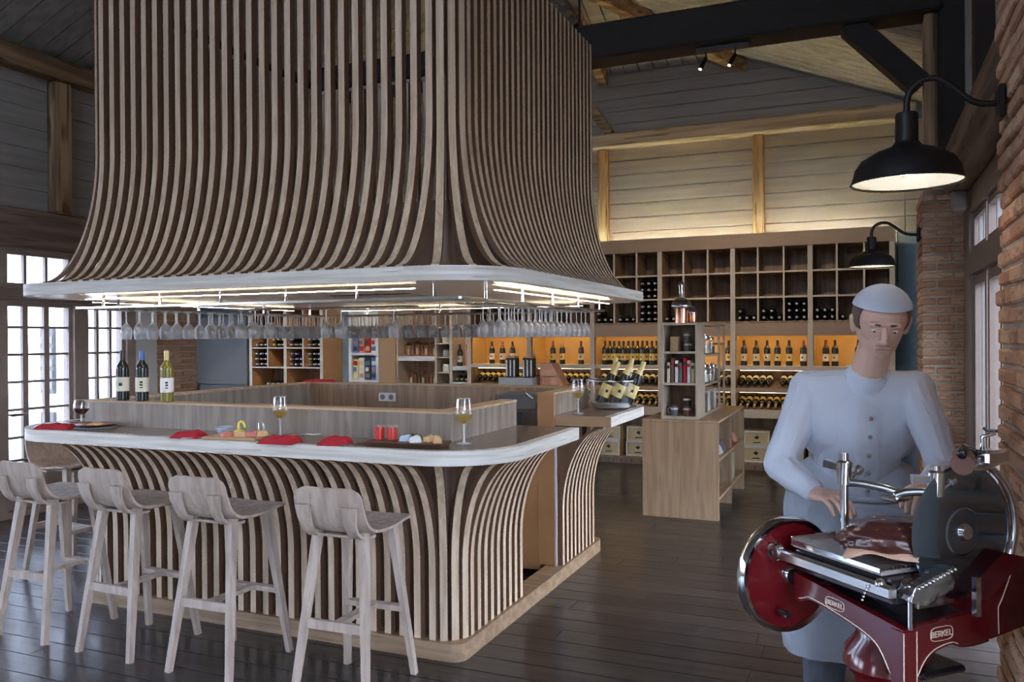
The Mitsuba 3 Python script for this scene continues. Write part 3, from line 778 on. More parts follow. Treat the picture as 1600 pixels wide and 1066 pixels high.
# wooden wine crates on the floor board
def crate(x, z, label, w=.30, h=.185, y=10.13):
    k = thing('wine_crate', label, 'crate')
    M = at(x, y, z)
    part(k, 'body', P(cat(box(-w / 2, w / 2, .012, .34, 0, h, .004)), 'crate_wood'), M)
    part(k, 'front_frame', P(cubes((-w / 2, w / 2, 0, .012, 0, h)) - cubes((-w / 2 + .02, w / 2 - .02, -.1, .1, .018, h - .018)), 'white_paint'), M)
    part(k, 'printed_emblem', P(cat(hull([(x_, .0108, z_) for x_, z_ in ((-.03, h * .58), (.005, h * .72), (.03, h * .6), (.01, h * .45))] + [(x_, .0122, z_) for x_, z_ in ((-.03, h * .58), (.005, h * .72), (.03, h * .6), (.01, h * .45))]),
                                    box(-.04, .045, .0108, .0122, h * .22, h * .28)), 'print_black'), M)
for x, nm in ((-3.0, 'beside the rear bar corner'), (-2.62, 'left of the oak display cabinet'), (-1.19, 'just right of the oak display cabinet'), (-.80, 'behind the person')):
    crate(x, .0995, f'wooden wine crate on the floor {nm}, lower of two')
    crate(x + .01, .286, f'wooden wine crate on the floor {nm}, upper of two')

# ------------------------------------------------------------------ left end of the back wall
lc = thing('wine_cubby_unit', 'oak wine cubby unit on the back wall beside the dark grey panel', 'shelving')
LX = [-8.67, -8.345, -8.02, -7.69, -7.36]
for k, x in enumerate(LX):
    w = .026 if k in (0, 2, 4) else .012
    part(lc, 'divider', P(box(x - w + .003, x + w - .003, FY, RZ0, 1.18 if k in (1, 3) else 0, 2.64), 'oak_orange'))
    part(lc, 'divider_edge', P(strip(x - w, x + w, 1.18 if k in (1, 3) else 0, 2.64), 'shelf_edge'))
for z in (.87, 1.169, 1.464, 1.76, 2.055, 2.35, 2.64):
    part(lc, 'shelf', P(box(LX[0], LX[4], FY + .001, RZ0 - .021, z - .009, z + .009), 'oak_orange'))
    part(lc, 'shelf_edge', P(strip(LX[0] + .027, LX[4] - .027, z - .011, z + .011, FY - .0005), 'shelf_edge'))
part(lc, 'back', P(box(LX[0], LX[4], RZ0 - .02, RZ0, .0, 2.64), 'oak_panel'))
for j, z, n, cm in ((0, 1.475, 3, 'cap_silver'), (1, 1.475, 6, 'cap_gold'), (2, 1.475, 4, 'cap_silver'), (3, 1.475, 6, 'cap_silver'), (0, 1.18, 9, 'cap_silver'), (2, 1.18, 8, 'cap_silver'), (3, 1.18, 9, 'cap_silver')):
    txt = f'in the {"upper" if z > 1.3 else "lower"} row of the left cubby unit, {["first", "second", "third", "fourth"][j]} column'
    cubby(LX[j] + .02, LX[j + 1] - .02, z, n, 3, 'wine bottle lying ' + txt, 'bottles ' + txt, cm, 'bottle_blue' if (j == 2 and z < 1.3) else 'bottle_green')
for k in range(6):
    cubby(LX[0] + .25 + .085 * k + (.12 if k > 3 else 0), LX[0] + .335 + .085 * k + (.12 if k > 3 else 0), .88, 1, 1, f'bottle with white capsule lying under the left cubbyholes, number {k + 1} from the left', None, 'cap_white')
solo('wall_panel', P(box(-9.75, -8.72, 10.06, 10.10, .9, 1.95, .006), 'slate_grey'), 'large dark grey panel on the wall left of the wine cubbyholes', 'panel')
part('wall_panel', 'support', P(box(-9.7, -8.75, 10.101, 10.6, .0, 1.9), 'slate_grey'))
bk = thing('bookcase', 'narrow white bookcase between the blue wall and the tan panel', 'bookcase')
bx0, bx1 = -6.86, -6.40
for x in (bx0, bx1):
    part(bk, 'side', P(box(x - .022, x + .022, FY - .01, 10.45, 0, 2.0), 'white_paint'))
for z in (.60, .985, 1.374, 1.76):
    part(bk, 'shelf', P(box(bx0 + .0225, bx1 - .0225, FY - .008, 10.42, z - .018, z + .018), 'white_paint'))
part(bk, 'back', P(box(bx0, bx1, 10.421, 10.45, .1, 2.0), 'white_paint'))
cols = ['label_yellow', 'label_white', 'print_black', 'cap_blue', 'copper_matt', 'red_cloth', 'label_cream', 'slate_grey']
for zi, (z, nm) in enumerate(((1.004, 'lower'), (1.393, 'upper'))):
    for k in range(4):
        x = bx0 + .075 + .103 * k
        kk = thing('picture_box', f'slim printed box on the {nm} bookcase shelf, {["first", "second", "third", "fourth"][k]} from the blue wall', 'box')
        part(kk, 'carton', P(box(x - .045, x + .045, 10.12, 10.36, z, z + .30 + .02 * (k % 2), .004), cols[(k + 3 * zi) % 8]))
        for q in range(3):
            part(kk, 'printed_patch', P(box(x - .036, x + .036 - .02 * (q % 2), 10.1185, 10.121, z + .03 + .09 * q, z + .09 + .09 * q), cols[(k * 3 + q * 2 + 1 + zi) % 8]))
solo('tan_panel', P(box(-6.375, -6.09, FY - .02, 10.55, 0, 2.05, .004), 'oak_tan'), 'tan wooden end panel right of the white bookcase', 'panel')
# lantern shelving and the pale bay
ls = thing('display_shelving', 'oak display shelving with copper lanterns, right of the tan panel', 'shelving')
part(ls, 'side', P(cat(box(-6.088, -6.06, FY, 10.55, 0, 2.05), box(-5.475, -5.44, FY, 10.55, 0, 2.05), box(-5.245, -5.20, FY, 10.55, 0, 2.05)), 'shelf_edge'))
part(ls, 'back', P(box(-6.06, -5.2, 10.53, 10.55, .1, 2.05), 'oak_panel'))
for z in (.92, 1.33, 1.72):
    part(ls, 'shelf', P(cat(box(-6.059, -5.476, FY, 10.529, z - .05 if z == 1.33 else z - .015, z + .015)), 'white_paint' if z == 1.33 else 'oak_grey'))
for z in (.92, 1.12, 1.33, 1.52, 1.74):
    part(ls, 'small_shelf', P(box(-5.439, -5.246, FY + .005, 10.529, z - .008, z + .008), 'shelf_edge'))
lid = lambda: None
def lantern(x, y, z, s, label, m='copper'):
    k = thing('copper_lantern', label, 'lantern')
    M = at(x, y, z, 0, s)
    part(k, 'base', P(box(-.05, .05, -.05, .05, 0, .02, .004), m), M)
    for i in (-1, 1):
        for j in (-1, 1):
            part(k, 'post', P(box(i * .042 - .006, i * .042 + .006, j * .042 - .006, j * .042 + .006, .02, .15), m), M)
    part(k, 'roof', P(hull([(i * .05, j * .05, .15) for i in (-1, 1) for j in (-1, 1)] + [(0, 0, .20)]), m), M)
    part(k, 'candle', P(lathe([(.02, .02), (.02, .10), (0, .10)], 12), 'label_cream'), M)
for k in range(4):
    lantern(-5.97 + .14 * k, 10.25, 1.3455, 1.0 + .12 * (k % 2), f'copper lantern on the upper display shelf, {["first", "second", "third", "fourth"][k]} from the tan panel')
for k in range(3):
    lantern(-5.93 + .19 * k, 10.25, .9355, 1.05, f'copper lantern on the lower display shelf, {["left", "middle", "right"][k]} one', 'copper')
for k, z in enumerate((1.129, 1.339, 1.529)):
    kk = thing('spice_jar', f'small jar on the narrow shelf column, {["lowest", "middle", "highest"][k]} one', 'jar')
    part(kk, 'body', P(lathe([(0, 0), (.05, 0), (.052, .09), (.035, .11), (0, .11)], 16), 'steel' if k == 1 else 'label_white'), at(-5.345, 10.2, z))
    part(kk, 'lid', P(lathe([(.04, .1105), (.04, .135), (0, .135)], 16), 'black_iron'), at(-5.345, 10.2, z))
ws = thing('pale_shelving', 'pale lit shelving bay between the lanterns and the amber niches', 'shelving')
part(ws, 'back', P(box(-5.198, -4.972, 10.5, 10.55, .1, 2.05), 'plaster_warm'))
for z in (.98, 1.20):
    part(ws, 'shelf', P(box(-5.198, -4.972, FY, 10.499, z - (.045 if z > 1 else .01), z + .01), 'white_paint'))
part(ws, 'lamp', {**P(box(-5.18, -4.99, 10.2, 10.23, 1.74, 1.75), 'shade_inner'), 'emitter': {'type': 'area', 'radiance': rgb(SHELFLIGHT * .7, SHELFLIGHT * .5, SHELFLIGHT * .3)}})
part(ws, 'top', P(box(-5.198, -4.972, FY, 10.5, 1.752, 2.05), 'frieze'))
bottle('dark wine bottle with white label in the pale lit bay', at(-5.13, 10.2, 1.2105), 'bottle_green', 'cap_black', 'label_white', 0, None, emb)
bottle('rose wine bottle in the pale lit bay', at(-5.03, 10.22, 1.2105), 'bottle_rose', 'cap_red', None)
for k in range(3):
    kk = thing('racked_wine_bottle', f'bottle with white label lying in the pale bay, {["left", "middle", "right"][k]} one', 'bottle')
    M = lying(-5.157 + .0765 * k, FY + .33, 1.062, 6, 0)
    part(kk, 'glass_body', bp['bottle_green', 0], M); part(kk, 'paper_label', lp['label_white'], M); part(kk, 'capsule', cp['cap_gold'], M)

# ------------------------------------------------------------------ oak display cabinet with its tower
gc = thing('display_cabinet', 'low oak display cabinet with open side shelves, in the aisle right of the bar', 'cabinet')
g0, g1, h0, h1 = -1.83, -1.16, 7.25, 8.9
part(gc, 'top', P(box(g0, g1, h0, h1, .842, .866, .003), 'oak_cab'))
part(gc, 'end_panel', P(box(g0, g1, h0 + .002, h0 + .03, 0, .8415), 'oak_cab'))
part(gc, 'end_panel', P(box(g0, g1, h1 - .03, h1, 0, .8415), 'oak_cab'))
part(gc, 'side_panel', P(box(g0, g0 + .02, h0 + .031, h1 - .031, .17, .8415), 'oak_cab'))
part(gc, 'divider', P(box(g0 + .021, g1 - .01, 8.06, 8.085, 0, .8415), 'oak_panel'))
for z in (.185, .52):
    for a, b in ((h0 + .031, 8.059), (8.086, h1 - .031)):
        part(gc, 'shelf', P(box(g0 + .021, g1 - .002, a, b, z - .013, z + .013), 'oak_cab'))
part(gc, 'back', P(box(g0 + .3, g0 + .32, h0 + .031, 8.059, .199, .505), 'oak_panel'))
def soft(w, d, h, seed, nx=16, ny=12, amp=.35, taper=.0):
    """A folded cloth: closed height field with soft creases and rounded edges."""
    u, v = np.meshgrid(np.linspace(-1, 1, nx), np.linspace(-1, 1, ny))
    r = np.clip(1 - np.maximum(np.abs(u), np.abs(v)) ** 6, 0, 1)
    q = np.stack([u * 1.6 + seed, v * 1.3, 0 * u], -1)
    z = h * r * (1 - amp + 2 * amp * meshkit.fbm(q * 1.7, 3, seed))
    x = u * w / 2 * (1 - taper * (v + 1) / 2) + .06 * w * (meshkit.noise(q * 1.1 + 5) - .5)
    y = v * d / 2 + .08 * d * (meshkit.noise(q * 1.3 + 9) - .5)
    top = np.stack([x, y, z + .0015], -1).reshape(-1, 3); bot = np.stack([x, y, 0 * z], -1).reshape(-1, 3)
    n = nx * ny; f = []
    for j in range(ny - 1):
        for i in range(nx - 1):
            a = j * nx + i
            f += [(a, a + 1, a + nx + 1), (a, a + nx + 1, a + nx), (n + a, n + a + nx + 1, n + a + 1), (n + a, n + a + nx, n + a + nx + 1)]
    edge = [i for i in range(nx)] + [j * nx + nx - 1 for j in range(1, ny)] + [(ny - 1) * nx + i for i in range(nx - 2, -1, -1)] + [j * nx for j in range(ny - 2, 0, -1)]
    for a, b in zip(edge, edge[1:] + edge[:1]):
        f += [(a, n + a, n + b), (a, n + b, b)]
    return trimesh.Trimesh(np.vstack([top, bot]), f, process=False)
for k, (y, z, w, m, s) in enumerate(((7.42, .534, .22, 'slate_grey', 'grey folded cloth'), (7.62, .534, .2, 'linen_pale', 'pale folded cloth'), (7.82, .534, .2, 'slate_grey', 'dark folded cloth'),
                                     (8.3, .534, .24, 'red_cloth', 'red folded cloth'), (8.6, .534, .2, 'copper_matt', 'rust folded cloth'))):
    solo('folded_cloth', P(soft(.24, w * .74, .09, 20 + k), m, True), f'{s} on the upper side shelf of the oak display cabinet', 'cloth', None, at(-1.31, y, z + .0))
solo('gift_box', P(box(-1.42, -1.19, 8.15, 8.4, .199, .46, .006), 'box_green'), 'pale green box on the lower side shelf of the oak display cabinet', 'box')
tw = thing('display_tower', 'tall oak tower of open compartments standing on the display cabinet', 'shelving')
t0, t1, u0, u1, tz0, tz1 = -1.67, -1.345, 7.30, 8.85, .8665, 1.72
for nm, q in (('post', box(t0, t0 + .02, u0, u1, tz0, tz1)), ('top', box(t0 + .0205, t1, u0, u1, tz1 - .02, tz1)), ('bottom', box(t0 + .0205, t1, u0, u1, tz0, tz0 + .025)),
              ('side_panel', box(t1 - .02, t1, u0, 7.66, tz0 + .0255, tz1 - .0205)), ('post', box(t1 - .02, t1, 8.50, 8.53, tz0 + .0255, tz1 - .0205)), ('post', box(t1 - .02, t1, 8.82, u1, tz0 + .0255, tz1 - .0205)),
              ('back', box(t0 + .0205, t1 - .0205, 7.66, 7.675, tz0 + .0255, tz1 - .0205)), ('back', box(t0 + .0205, t0 + .035, 7.68, u1, tz0 + .0255, tz1 - .0205))):
    part(tw, nm, P(q, 'oak_panel' if nm == 'back' else 'oak_grey2'))
part(tw, 'front_edge', P(box(t0 + .0205, t0 + .023, u0 - .002, u0, tz0, tz1), 'shelf_edge'))
for z in (1.177, 1.457):
    part(tw, 'shelf', P(box(t0 + .0205, t1 - .0205, u0 + .002, 7.659, z - .01, z + .01), 'oak_grey2'))
for z in (1.15, 1.42):
    part(tw, 'shelf', P(box(t0 + .0355, t1 - .0, 7.676, 8.499, z - .01, z + .01), 'oak_grey2'))
    part(tw, 'shelf', P(box(t0 + .0355, t1 - .0, 8.531, 8.819, z + .09, z + .11), 'oak_grey2'))
solo('wooden_box', P(box(-1.60, -1.53, 7.36, 7.5, 1.4675, 1.60, .004), 'oak_tan'), 'small upright wooden box in the top front compartment of the tower', 'box')
MUG = [(0, 0), (.032, 0), (.034, .01), (.034, .085), (.030, .085), (.029, .012), (0, .010)]
def mug(label, M, m, h=1.0):
    k = thing('mug', label, 'mug')
    part(k, 'cup', P(lathe([(r, z * h) for r, z in MUG], 18), m, 40), M)
    part(k, 'handle', P(tube([(.034, 0, .07 * h), (.055, 0, .06 * h), (.058, 0, .04 * h), (.05, 0, .025 * h), (.034, 0, .02 * h)], .005, 7), m, True), M)
    part(k, 'band', P(lathe([(.0342, .05 * h), (.0346, .052 * h), (.0346, .066 * h), (.0342, .068 * h)], 18), 'label_white'), M)
mug('black banded mug in the top compartment of the tower, lower one', at(-1.455, 7.42, 1.4672, 20), 'slate_grey')
mug('black banded mug stacked on another at the top of the tower', at(-1.455, 7.42, 1.5535, -40), 'slate_grey')
mug('dark red mug in the lowest front compartment of the tower', at(-1.46, 7.40, .892, 10), 'walnut_red')
mug('black mug at the left of the lowest front compartment', at(-1.575, 7.40, .892, 200), 'slate_grey')
mug('white banded black mug stacked in the lowest front compartment', at(-1.46, 7.40, .978, 60), 'print_black')
for k in range(7):
    kk = thing('book', f'upright book in the middle front compartment of the tower, number {k + 1} from the left', 'book')
    x = -1.625 + .036 * k
    m = ('label_cream', 'walnut_red', 'label_white', 'slate_grey', 'red_cloth', 'label_white', 'label_cream')[k]
    h = .18 + .02 * ((k * 5) % 3)
    part(kk, 'cover', P(cat(box(x, x + .003, 7.34, 7.49, 1.1872, 1.1872 + h), box(x + .025, x + .028, 7.34, 7.49, 1.1872, 1.1872 + h), box(x + .0031, x + .0249, 7.337, 7.34, 1.1872, 1.1872 + h)), m))
    part(kk, 'pages', P(box(x + .0032, x + .0248, 7.342, 7.485, 1.19, 1.183 + h), 'label_cream'))
    part(kk, 'title_band', P(box(x + .003, x + .025, 7.3355, 7.337, 1.1872 + h * .7, 1.1872 + h * .85), 'red_cloth' if k % 2 else 'print_black'))
JAR = [(0, 0), (.05, 0), (.055, .01), (.055, .12), (.045, .135), (.045, .15)]
for k, (y, z, s) in enumerate(((7.95, 1.431, 1.0), (8.25, 1.431, .9), (7.9, 1.161, 1.0), (8.2, 1.161, .85), (8.4, 1.161, .9))):
    kk = thing('storage_jar', f'glass storage jar in the {"upper" if z > 1.3 else "middle"} side compartment of the tower, {["first", "second", "first", "second", "third"][k]} from the front', 'jar')
    part(kk, 'glass_wall', P(lathe(JAR, 20), 'glass_clear', True), at(-1.40, y, z, 0, s))
    part(kk, 'lid', P(lathe([(.047, .1505), (.048, .17), (.02, .176), (.02, .19), (0, .19)], 18), 'chrome', 40), at(-1.40, y, z, 0, s))
    part(kk, 'contents', P(lathe([(0, .004), (.050, .006), (.051, .08), (0, .085)], 16), ('label_cream', 'slate_grey', 'label_white')[k % 3], 40), at(-1.40, y, z, 0, s))
for k in range(4):
    solo('tin_box', P(box(-1.47, -1.355, 7.72 + .17 * k, 7.85 + .17 * k, .892, 1.06 + .02 * (k % 2), .004), ('slate_grey', 'label_cream', 'frame_grey', 'label_white')[k]),
         f'small tin in the lowest side compartment of the tower, number {k + 1} from the front', 'box')
bj = thing('glass_cloche', 'glass bell jar with silver knob handle over a copper drum, on the tower', 'cloche')
Mb = at(-1.525, 7.5, 1.7205)
part(bj, 'copper_drum', P(lathe([(0, 0), (.055, 0), (.055, .13), (.048, .14), (0, .14)], 24), 'copper', 40), Mb, label='copper drum')
part(bj, 'glass_dome', P(lathe([(.060, .003), (.060, .12), (.085, .15), (.088, .18), (.070, .21), (.03, .225), (.018, .23)], 28), 'glass_clear', True), Mb)
part(bj, 'silver_collar', P(lathe([(.074, .150), (.090, .152), (.092, .165), (.076, .20), (.030, .232), (.016, .236), (.014, .226), (.03, .222), (.07, .19)], 28, True), 'chrome', 40), Mb)
part(bj, 'knob_handle', P(lathe([(0, .232), (.014, .234), (.016, .26), (.024, .285), (.02, .31), (.026, .335), (.024, .365), (.010, .382), (0, .384)], 18), 'chrome', True), Mb, label='silver handle')
cj = thing('copper_jar', 'small copper jar with silver rim beside the bell jar on the tower', 'jar')
Mj = at(-1.435, 7.56, 1.7205)
part(cj, 'body', P(lathe([(0, 0), (.036, 0), (.040, .02), (.040, .09), (.034, .10), (0, .10)], 20), 'copper', 40), Mj)
part(cj, 'rim', P(lathe([(.041, .085), (.044, .092), (.040, .115), (.025, .13), (.02, .15), (0, .155)], 20), 'chrome', 40), Mj)

# pale display plinth behind the bar with canisters and a copper basket
dp = thing('display_plinth', 'pale grey display plinth behind the far side of the bar', 'plinth')
part(dp, 'body', P(box(-3.56, -2.80, 7.80, 8.30, 0, 1.10, .004), 'plaster_warm'))
part(dp, 'raised_tray', P(box(-3.50, -3.12, 7.84, 8.1, 1.1005, 1.185, .004), 'plaster'))
def canister(x, y, z, label):
    k = thing('canister', label, 'canister')
    part(k, 'body', P(box(x - .055, x + .055, y, y + .11, z, z + .20, .006), 'print_black'))
    part(k, 'lid', P(box(x - .05, x + .05, y + .005, y + .105, z + .2005, z + .22, .004), 'copper_matt'))
    for q in (-.042, .0, .042):
        part(k, 'white_stripe', P(box(x + q - .008, x + q + .008, y - .0015, y, z + .01, z + .18), 'label_white'))
canister(-3.39, 7.9, 1.1855, 'black canister with white stripes on the plinth, left one')
canister(-3.20, 7.9, 1.1855, 'black canister with white stripes on the plinth, right one')
cb = thing('copper_basket', 'copper wire basket with cloth on the pale plinth', 'basket')
part(cb, 'tray', P(box(-3.09, -2.82, 7.84, 8.2, 1.1005, 1.112), 'copper'))
part(cb, 'hood', P(hull([(x, y, z) for x, y in ((-3.08, 7.95), (-2.95, 7.95), (-3.08, 8.15), (-2.95, 8.15)) for z in (1.112, 1.33)] + [(-2.83, 7.95, 1.112), (-2.83, 8.15, 1.112)]), 'copper_matt'))
for q in range(4):
    part(cb, 'wire', P(tube([(-3.09 + .08 * q, 7.85, 1.112), (-3.09 + .08 * q, 7.85, 1.20)], .004, 6), 'copper'))
part(cb, 'rail', P(rod((-3.09, 7.85, 1.20), (-2.84, 7.85, 1.20), .004, 6), 'copper'))

# ------------------------------------------------------------------ things on the bar
TOPZ = 1.0850
def wineglass(x, y, z, s, label, wine, sx=1.0, lvl=.36):
    k = thing('wine_glass', label, 'wine glass')
    M = T().translate([x, y, z]).scale([s * sx, s * sx, s])
    G = [(0, .0005), (.034, .0012), (.035, .003), (.010, .007), (.0048, .016), (.0040, .05), (.0044, .088), (.013, .097), (.029, .113), (.0385, .134), (.0405, .152), (.038, .180), (.0335, .214)]
    part(k, 'bowl', P(lathe(G[7:], 40), 'glass_clear', True), M)
    part(k, 'stem', P(lathe(G[:8], 24), 'glass_stem', True), M)
    part(k, 'rim', P(lathe([(.0335 + .0009 * math.cos(a), .214 + .0009 * math.sin(a)) for a in (0, 2.1, 4.2)], 40, True), 'glass_stem', True), M)
    zt = .097 + (.214 - .097) * lvl
    pr = [(r * .965, zz + .0012) for r, zz in G if .095 < zz < zt]
    r_t = np.interp(zt, [g[1] for g in G], [g[0] for g in G]) * .965
    part(k, 'wine', P(lathe([(0, pr[0][1])] + pr + [(r_t, zt), (0, zt)], 32), wine, 40), M)
    return k
wineglass(-4.31, 3.53, TOPZ, .74, 'small glass of red wine behind the copper plate', 'wine_red', 1.5, .42)
wineglass(-2.86, 3.555, TOPZ, .97, 'glass of white wine behind the third red napkin', 'wine_white')
wineglass(-1.785, 3.585, TOPZ, 1.03, 'glass of white wine at the corner of the bar', 'wine_white')
wineglass(-1.765, 5.26, TOPZ, 1.08, 'glass of white wine on the rear bar top beside the bowl', 'wine_white', 1.0, .30)
bottle('wine bottle with black capsule on the bar ledge, leftmost of three', at(-4.14, 3.68, 1.2352, 28), 'bottle_green', 'cap_black', 'label_cream', 1, None, emb)
bottle('wine bottle with blue capsule on the bar ledge', at(-3.982, 3.68, 1.2352, 40), 'bottle_green', 'cap_blue', 'label_cream', 1, None, emb2)
bottle('white wine bottle with pale gold capsule on the bar ledge, rightmost of three', at(-3.785, 3.68, 1.2352, 44), 'bottle_pale', 'cap_gold', 'label_white', 1, None, emb2)

def napkin(x, y, rz, label, w=.20, d=.12, h=.022, seed=1, z=TOPZ):
    return solo('napkin', P(soft(w, d, h, seed, 22, 16, .45, .25), 'red_cloth', True), label, 'napkin', None, at(x, y, z, rz))
napkin(-4.345, 3.40, 15, 'folded red napkin at the window end of the bar', .22, .12, .026, 1)
napkin(-3.265, 3.335, 8, 'folded red napkin left of the tasting board', .17, .13, .030, 2)
napkin(-2.655, 3.315, 6, 'folded red napkin in front of the white wine glass', .20, .14, .030, 3)
napkin(-2.365, 3.36, 14, 'folded red napkin left of the dark tray', .16, .12, .032, 4)
napkin(-4.24, 5.80, 5, 'red cloth lying on the far inner corner of the bar ledge', .31, .10, .016, 5, 1.2355)

def fork(x, y, rz, label, z=TOPZ + .002, kind='fork'):
    k = thing(kind, label, kind)
    M = at(x, y, z, rz)
    part(k, 'handle', P(tube([(-.09, 0, .002), (-.03, 0, .004), (.03, 0, .006), (.055, 0, .004)], [.0042, .003, .0026, .003], 7), 'chrome', True), M)
    if kind == 'fork':
        part(k, 'head', P(hull([(x_, y_, z_) for x_, w in ((.052, .006), (.07, .011)) for y_ in (-w, w) for z_ in (.002, .005)]), 'chrome'), M)
        for q in (-.009, -.003, .003, .009):
            part(k, 'tine', P(bar((.069, q, .0035), (.10, q, .006), .003, .002), 'chrome'), M)
    else:
        part(k, 'blade', P(hull([(x_, y_, z_) for x_, a, b in ((.05, -.006, .006), (.09, -.008, .008), (.115, -.004, .006)) for y_ in (a, b) for z_ in (.002, .0042)]), 'chrome'), M)
fork(-4.215, 3.475, 20, 'fork on the folded red napkin by the copper plate', TOPZ + .030)
fork(-3.175, 3.30, 30, 'fork tucked beside the tasting board')
fork(-2.59, 3.37, 35, 'fork lying on the third red napkin', TOPZ + .033)
fork(-2.262, 3.365, 66, 'fork lying between the red napkin and the dark tray', kind='fork')
fork(-2.232, 3.375, 66, 'knife lying beside the fork left of the dark tray', kind='knife')

pl = thing('plate', 'copper plate on a dark slate beneath the small red wine glass', 'plate')
part(pl, 'slate', P(moved(lathe([(0, 0), (.115, 0), (.118, .004), (.115, .009), (0, .009)], 32), T().translate([-4.155, 3.50, TOPZ + .0003])), 'slate_grey', 40))
part(pl, 'dish', P(moved(lathe([(0, .0095), (.07, .0095), (.11, .022), (.113, .024), (.111, .0255), (.07, .0135), (0, .0125)], 36), T().translate([-4.155, 3.50, TOPZ])), 'copper', 40), label='copper dish')
part(pl, 'bread_slice', P(moved(soft(.09, .06, .014, 8), at(-4.15, 3.50, TOPZ + .0145, 30)), 'bread', True))

tb = solo('tasting_board', P(moved(box(-.155, .155, -.085, .085, 0, .016, .005), at(-2.985, 3.37, TOPZ + .0004, 8)), 'oak_tan'), 'rectangular wooden tasting board with bowl, lemon and bread', 'board')
bw = thing('sauce_bowl', 'small blue-white bowl on the tasting board', 'bowl')
Mw = at(-3.105, 3.405, TOPZ + .0167)
part(bw, 'dish', P(lathe([(0, 0), (.025, 0), (.040, .020), (.046, .038), (.043, .0385), (.036, .022), (.022, .005), (0, .004)], 28), 'glaze_blue', 40), Mw)
part(bw, 'sauce', P(lathe([(0, .019), (.033, .019), (.0335, .021), (0, .0215)], 20), 'label_cream', 40), Mw)
lm = thing('lemon_twist', 'curled lemon peel garnish standing on the tasting board', 'garnish')
for q in range(3):
    th = np.linspace(0, 4.4, 18)
    part(lm, 'peel', P(tube(np.stack([.022 * np.cos(th + q) * (1 - .08 * th), .010 * (q - 1) + .012 * np.sin(th * .7), .045 + .028 * np.sin(th + q)], 1), .007, 7), ('lemon', 'label_cream', 'herb')[q], True), at(-2.985, 3.40, TOPZ + .0167 - .004, 20))
part(lm, 'wedge', P(moved(hull([(.03 * math.cos(a), y_, .03 * math.sin(a)) for a in np.linspace(.0, math.pi, 9) for y_ in (-.012, .012)]), at(-2.99, 3.385, TOPZ + .0167)), 'lemon'))
for q, (x, y, m, nm) in enumerate(((-2.94, 3.345, 'bread', 'left'), (-2.895, 3.375, 'ham', 'middle'), (-2.85, 3.40, 'bread', 'right'), (-3.02, 3.33, 'ham', 'front'))):
    solo('canape', P(moved(soft(.065, .045, .024, 30 + q), at(x, y, TOPZ + .0167, 25 * q)), m, True), f'bite of {"bread" if m == "bread" else "cured ham"} on the tasting board, {nm} one', 'food')
solo('tumbler', P(lathe([(0, .001), (.026, .001), (.030, .062)], 24), 'glass_clear', True), 'small empty glass tumbler right of the tasting board', 'glass', None, at(-2.985, 3.535, TOPZ))

ty = thing('serving_tray', 'dark wooden tray with shot glasses and bites near the bar corner', 'tray')
Mt = at(-2.005, 3.425, TOPZ + .0004, 6)
part(ty, 'board', P(hull([(x, y, z) for x, y, z in [(sx * a, sy * b, zz) for a, b, zz in ((.185, .060, 0), (.200, .075, .022), (.192, .078, .022)) for sx in (-1, 1) for sy in (-1, 1)]]), 'walnut_tray'), Mt)
for q, (x, nm) in enumerate(((-.155, 'left'), (-.088, 'right'))):
    k = thing('shot_glass', f'shot glass of red gazpacho on the dark tray, {nm} one', 'glass')
    M2 = T().translate([-2.005, 3.425, TOPZ + .0227]).rotate([0, 0, 1], 6).translate([x, .015, 0])
    part(k, 'glass_shell', P(lathe([(0, .001), (.024, .001), (.027, .070)], 24), 'glass_clear', True), M2)
    part(k, 'gazpacho', P(lathe([(0, .004), (.0225, .004), (.0255, .062), (0, .0625)], 22), 'gazpacho', 40), M2)
for q, (x, y, m, nm) in enumerate(((-.01, .01, 'glaze_blue', 'pale blue'), (.05, -.02, 'label_white', 'white'), (.10, .02, 'bread', 'golden'), (.155, -.01, 'bread', 'browned'), (.025, .035, 'print_black', 'dark'))):
    M2 = T().translate([-2.005, 3.425, TOPZ + .0227]).rotate([0, 0, 1], 6).translate([x, y, 0]).rotate([0, 0, 1], 40 * q)
    solo('canape', P(soft(.06, .04, .028, 50 + q), m, True), f'{nm} bite on the dark tray', 'food', None, M2)

# bowl of chilled bottles on the rear bar top
bb = thing('bottle_bowl', 'clear bowl full of leaning champagne bottles on the rear bar top', 'bowl')
Mo = at(-1.67, 5.75, TOPZ + .0005)
part(bb, 'glass_wall', P(lathe([(0, .002), (.125, .002), (.15, .02), (.178, .12), (.19, .20)], 44), 'glass_clear', True), Mo)
part(bb, 'rim', P(lathe([(.1905, .198), (.194, .203), (.190, .208), (.185, .206)], 44, True), 'chrome', True), Mo)
part(bb, 'ice', P(lathe([(0, .01), (.12, .011), (.150, .045), (0, .050)], 28), 'ice', 40), Mo)
ch = {n: P(lathe(q, 24), m, 40) for n, q, m in (('glass_body', CHB, 'bottle_green'), ('foil', [(.0306, .224), (.0202, .262), (.0172, .285), (.0185, .30), (.015, .322), (0, .324)], 'cap_gold'), ('paper_label', [(.0442, .05), (.0446, .051), (.0446, .145), (.0440, .146)], 'label_yellow'))}
e3 = P(cat(mark(.0447, .088, .018, .02)), 'print_black')
